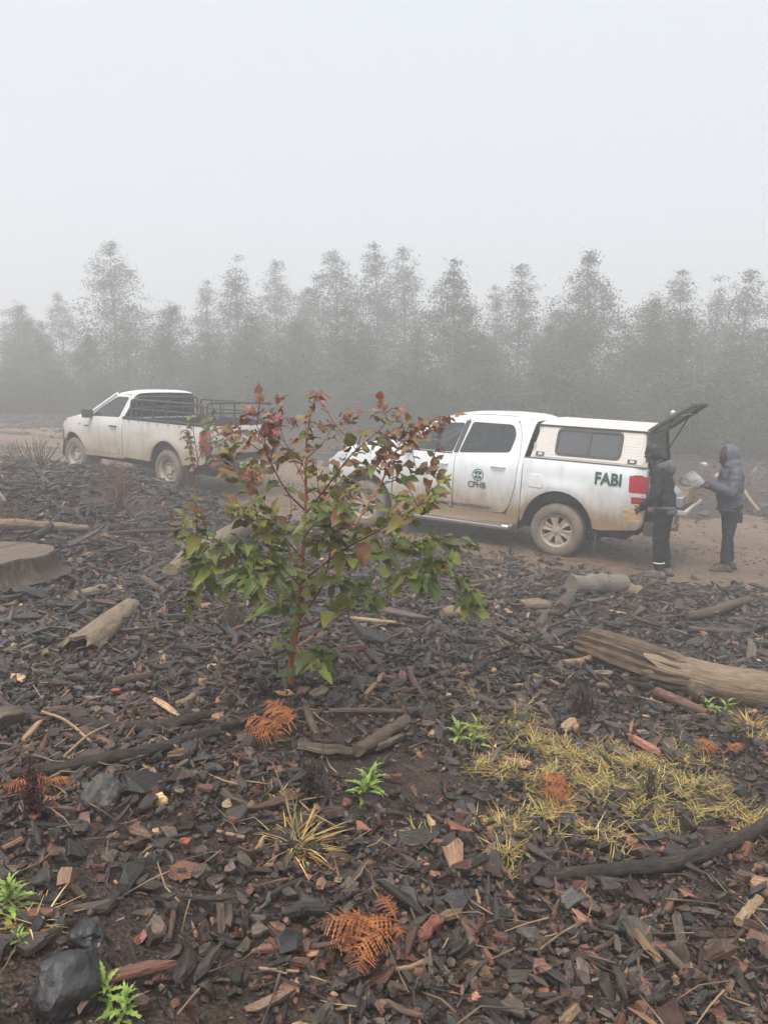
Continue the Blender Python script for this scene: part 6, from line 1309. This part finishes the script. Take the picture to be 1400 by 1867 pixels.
# things in hand and on the tailgate
KRAFT = plain('kraft_paper', (.42, .25, .13), .75, var=.18, scale=7); CARD = plain('cardboard', (.36, .20, .105), .8, var=.15)
def paper(name, label, Mw, w, h, d, mat, cat, cr=.012, fold=.0):
    bm = bmesh.new(); n = 7; bmesh.ops.create_cube(bm, size=1); bmesh.ops.subdivide_edges(bm, edges=bm.edges[:], cuts=n, use_grid_fill=True)
    for v in bm.verts:
        p = v.co; taper = 1 - .75 * max(0, p.z + .1) if fold else 1; v.co = Vector((p.x * w, p.y * d * taper, p.z * h)) + Vector((mnoise.noise(p * 4 + Vector((3, 1, 2))), mnoise.noise(p * 4 + Vector((7, 5, 1))), mnoise.noise(p * 4))) * cr
    o = link(name, bmmesh(name, bm, True, 25), mat); o.matrix_world = Mw; return tag(o, label, cat)
W1 = Matrix.Translation(p1) @ Matrix.Rotation(R(148), 4, 'Z')
paper('paper_bag', 'brown paper bag held low by the person in black', W1 @ Matrix.Translation((.335, .235, .835)) @ Matrix.Rotation(R(6), 4, 'Y'), .235, .165, .05, KRAFT, 'paper bag', .012, 1)
RM = ranger.matrix_world
t = NT('clear_plastic'); n1 = t.noise(t.coord('Object'), 14, 4, .6, 1.2); t.bump(n1, 1.0, .05); PLAST = t.set((.82, .82, .83), .18, spec=.7, Alpha=.5)
t = NT('milky_plastic'); n1 = t.noise(t.coord('Object'), 12, 4, .6, 1.0); t.bump(n1, 1.0, .04); MILK = t.set((.72, .70, .68), .3, spec=.6, Alpha=.72)
def baggy(name, label, Mw, r, mat, seed, knot=True, cat='plastic bag'):
    bm = bmesh.new(); bmesh.ops.create_icosphere(bm, subdivisions=4, radius=1)
    for v in bm.verts:
        p = v.co.copy(); d = 1 + .22 * mnoise.noise(p * 1.7 + Vector((seed, 0, 0))) + .14 * abs(mnoise.noise(p * 4 + Vector((0, seed, 0)))); p *= d
        if knot and p.z > .35: s_ = max(.12, 1 - (p.z - .35) * 1.35); p.x *= s_; p.y *= s_; p.z *= 1.15
        if p.z < -.75: p.z = -.75
        v.co = Vector((p.x * r[0], p.y * r[1], p.z * r[2]))
    o = link(name, bmmesh(name, bm, True, 60), mat); o.matrix_world = Mw; return tag(o, label, cat)
paper('cardboard_box', 'open cardboard box at the outer corner of the tailgate', RM @ Matrix.Translation((-1.56, -.36, .97)) @ Matrix.Rotation(R(8), 4, 'Z'), .22, .20, .30, CARD, 'box', .006)
paper('cardboard_box', 'pale cardboard carton beside the outer box on the tailgate', RM @ Matrix.Translation((-1.50, -.02, .98)) @ Matrix.Rotation(R(-4), 4, 'Z'), .24, .22, .26, plain('pale_card', (.40, .30, .22), .8), 'box', .006)
baggy('plastic_bag', 'milky plastic bag pulled up by the person in the puffer jacket', RM @ Matrix.Translation((-1.57, -.36, 1.15)), (.16, .19, .14), MILK, 2.0); baggy('plastic_bag', 'clear crumpled plastic bag at the near end of the tailgate', RM @ Matrix.Translation((-1.34, .34, 1.06)), (.19, .20, .12), PLAST, 5.0, False); baggy('plastic_bag', 'clear plastic bag with red contents deeper in the load bed', RM @ Matrix.Translation((-1.20, -.05, 1.08)), (.16, .18, .17), PLAST, 8.0)
# a stack of ribbed trays
tr = empty('tray_stack'); tr.matrix_world = RM @ Matrix.Translation((-1.42, .30, .872))
TRAYM = plain('grey_tray_plastic', (.42, .43, .45), .4)
for k in range(6):
    q = MB().box((-.17, -.20, k * .022), (.17, .20, k * .022 + .014), .004); q.build('tray', TRAYM, tr)
tag(tr, 'stack of thin grey trays on the near half of the tailgate', 'tray stack')
q = paper('red_packet', 'red packet inside the clear bag in the load bed', RM @ Matrix.Translation((-1.20, -.05, 1.03)), .10, .12, .06, plain('red_packet', (.4, .08, .07), .5), 'packet', .006)
# planks of debris beyond the track
stick('plank', 'pale splintered plank sticking up beyond the hooded person', 'plank', [(1352, 905, .18), (1366, 922, .1), (1384, 934)], [2.5, 3, 3], TANST, jit=.03)

# ================================================================== THE FOG
t = NT('fog_air'); t.t.nodes.remove(t.b); pv = t.n('VolumePrincipled'); t.t.links.new(pv.outputs[0], t.t.nodes['Material Output'].inputs['Volume'])
pv.inputs['Color'].default_value = (.985, .98, .972, 1); pv.inputs['Density'].default_value = .0155; pv.inputs['Anisotropy'].default_value = .25
fb = MB().box((-118, -46, -8), (118, 156, 16)); tag(fb.build('haze', t.m, smooth=False), 'pale even fog filling the whole clearing', 'fog', kind='stuff')
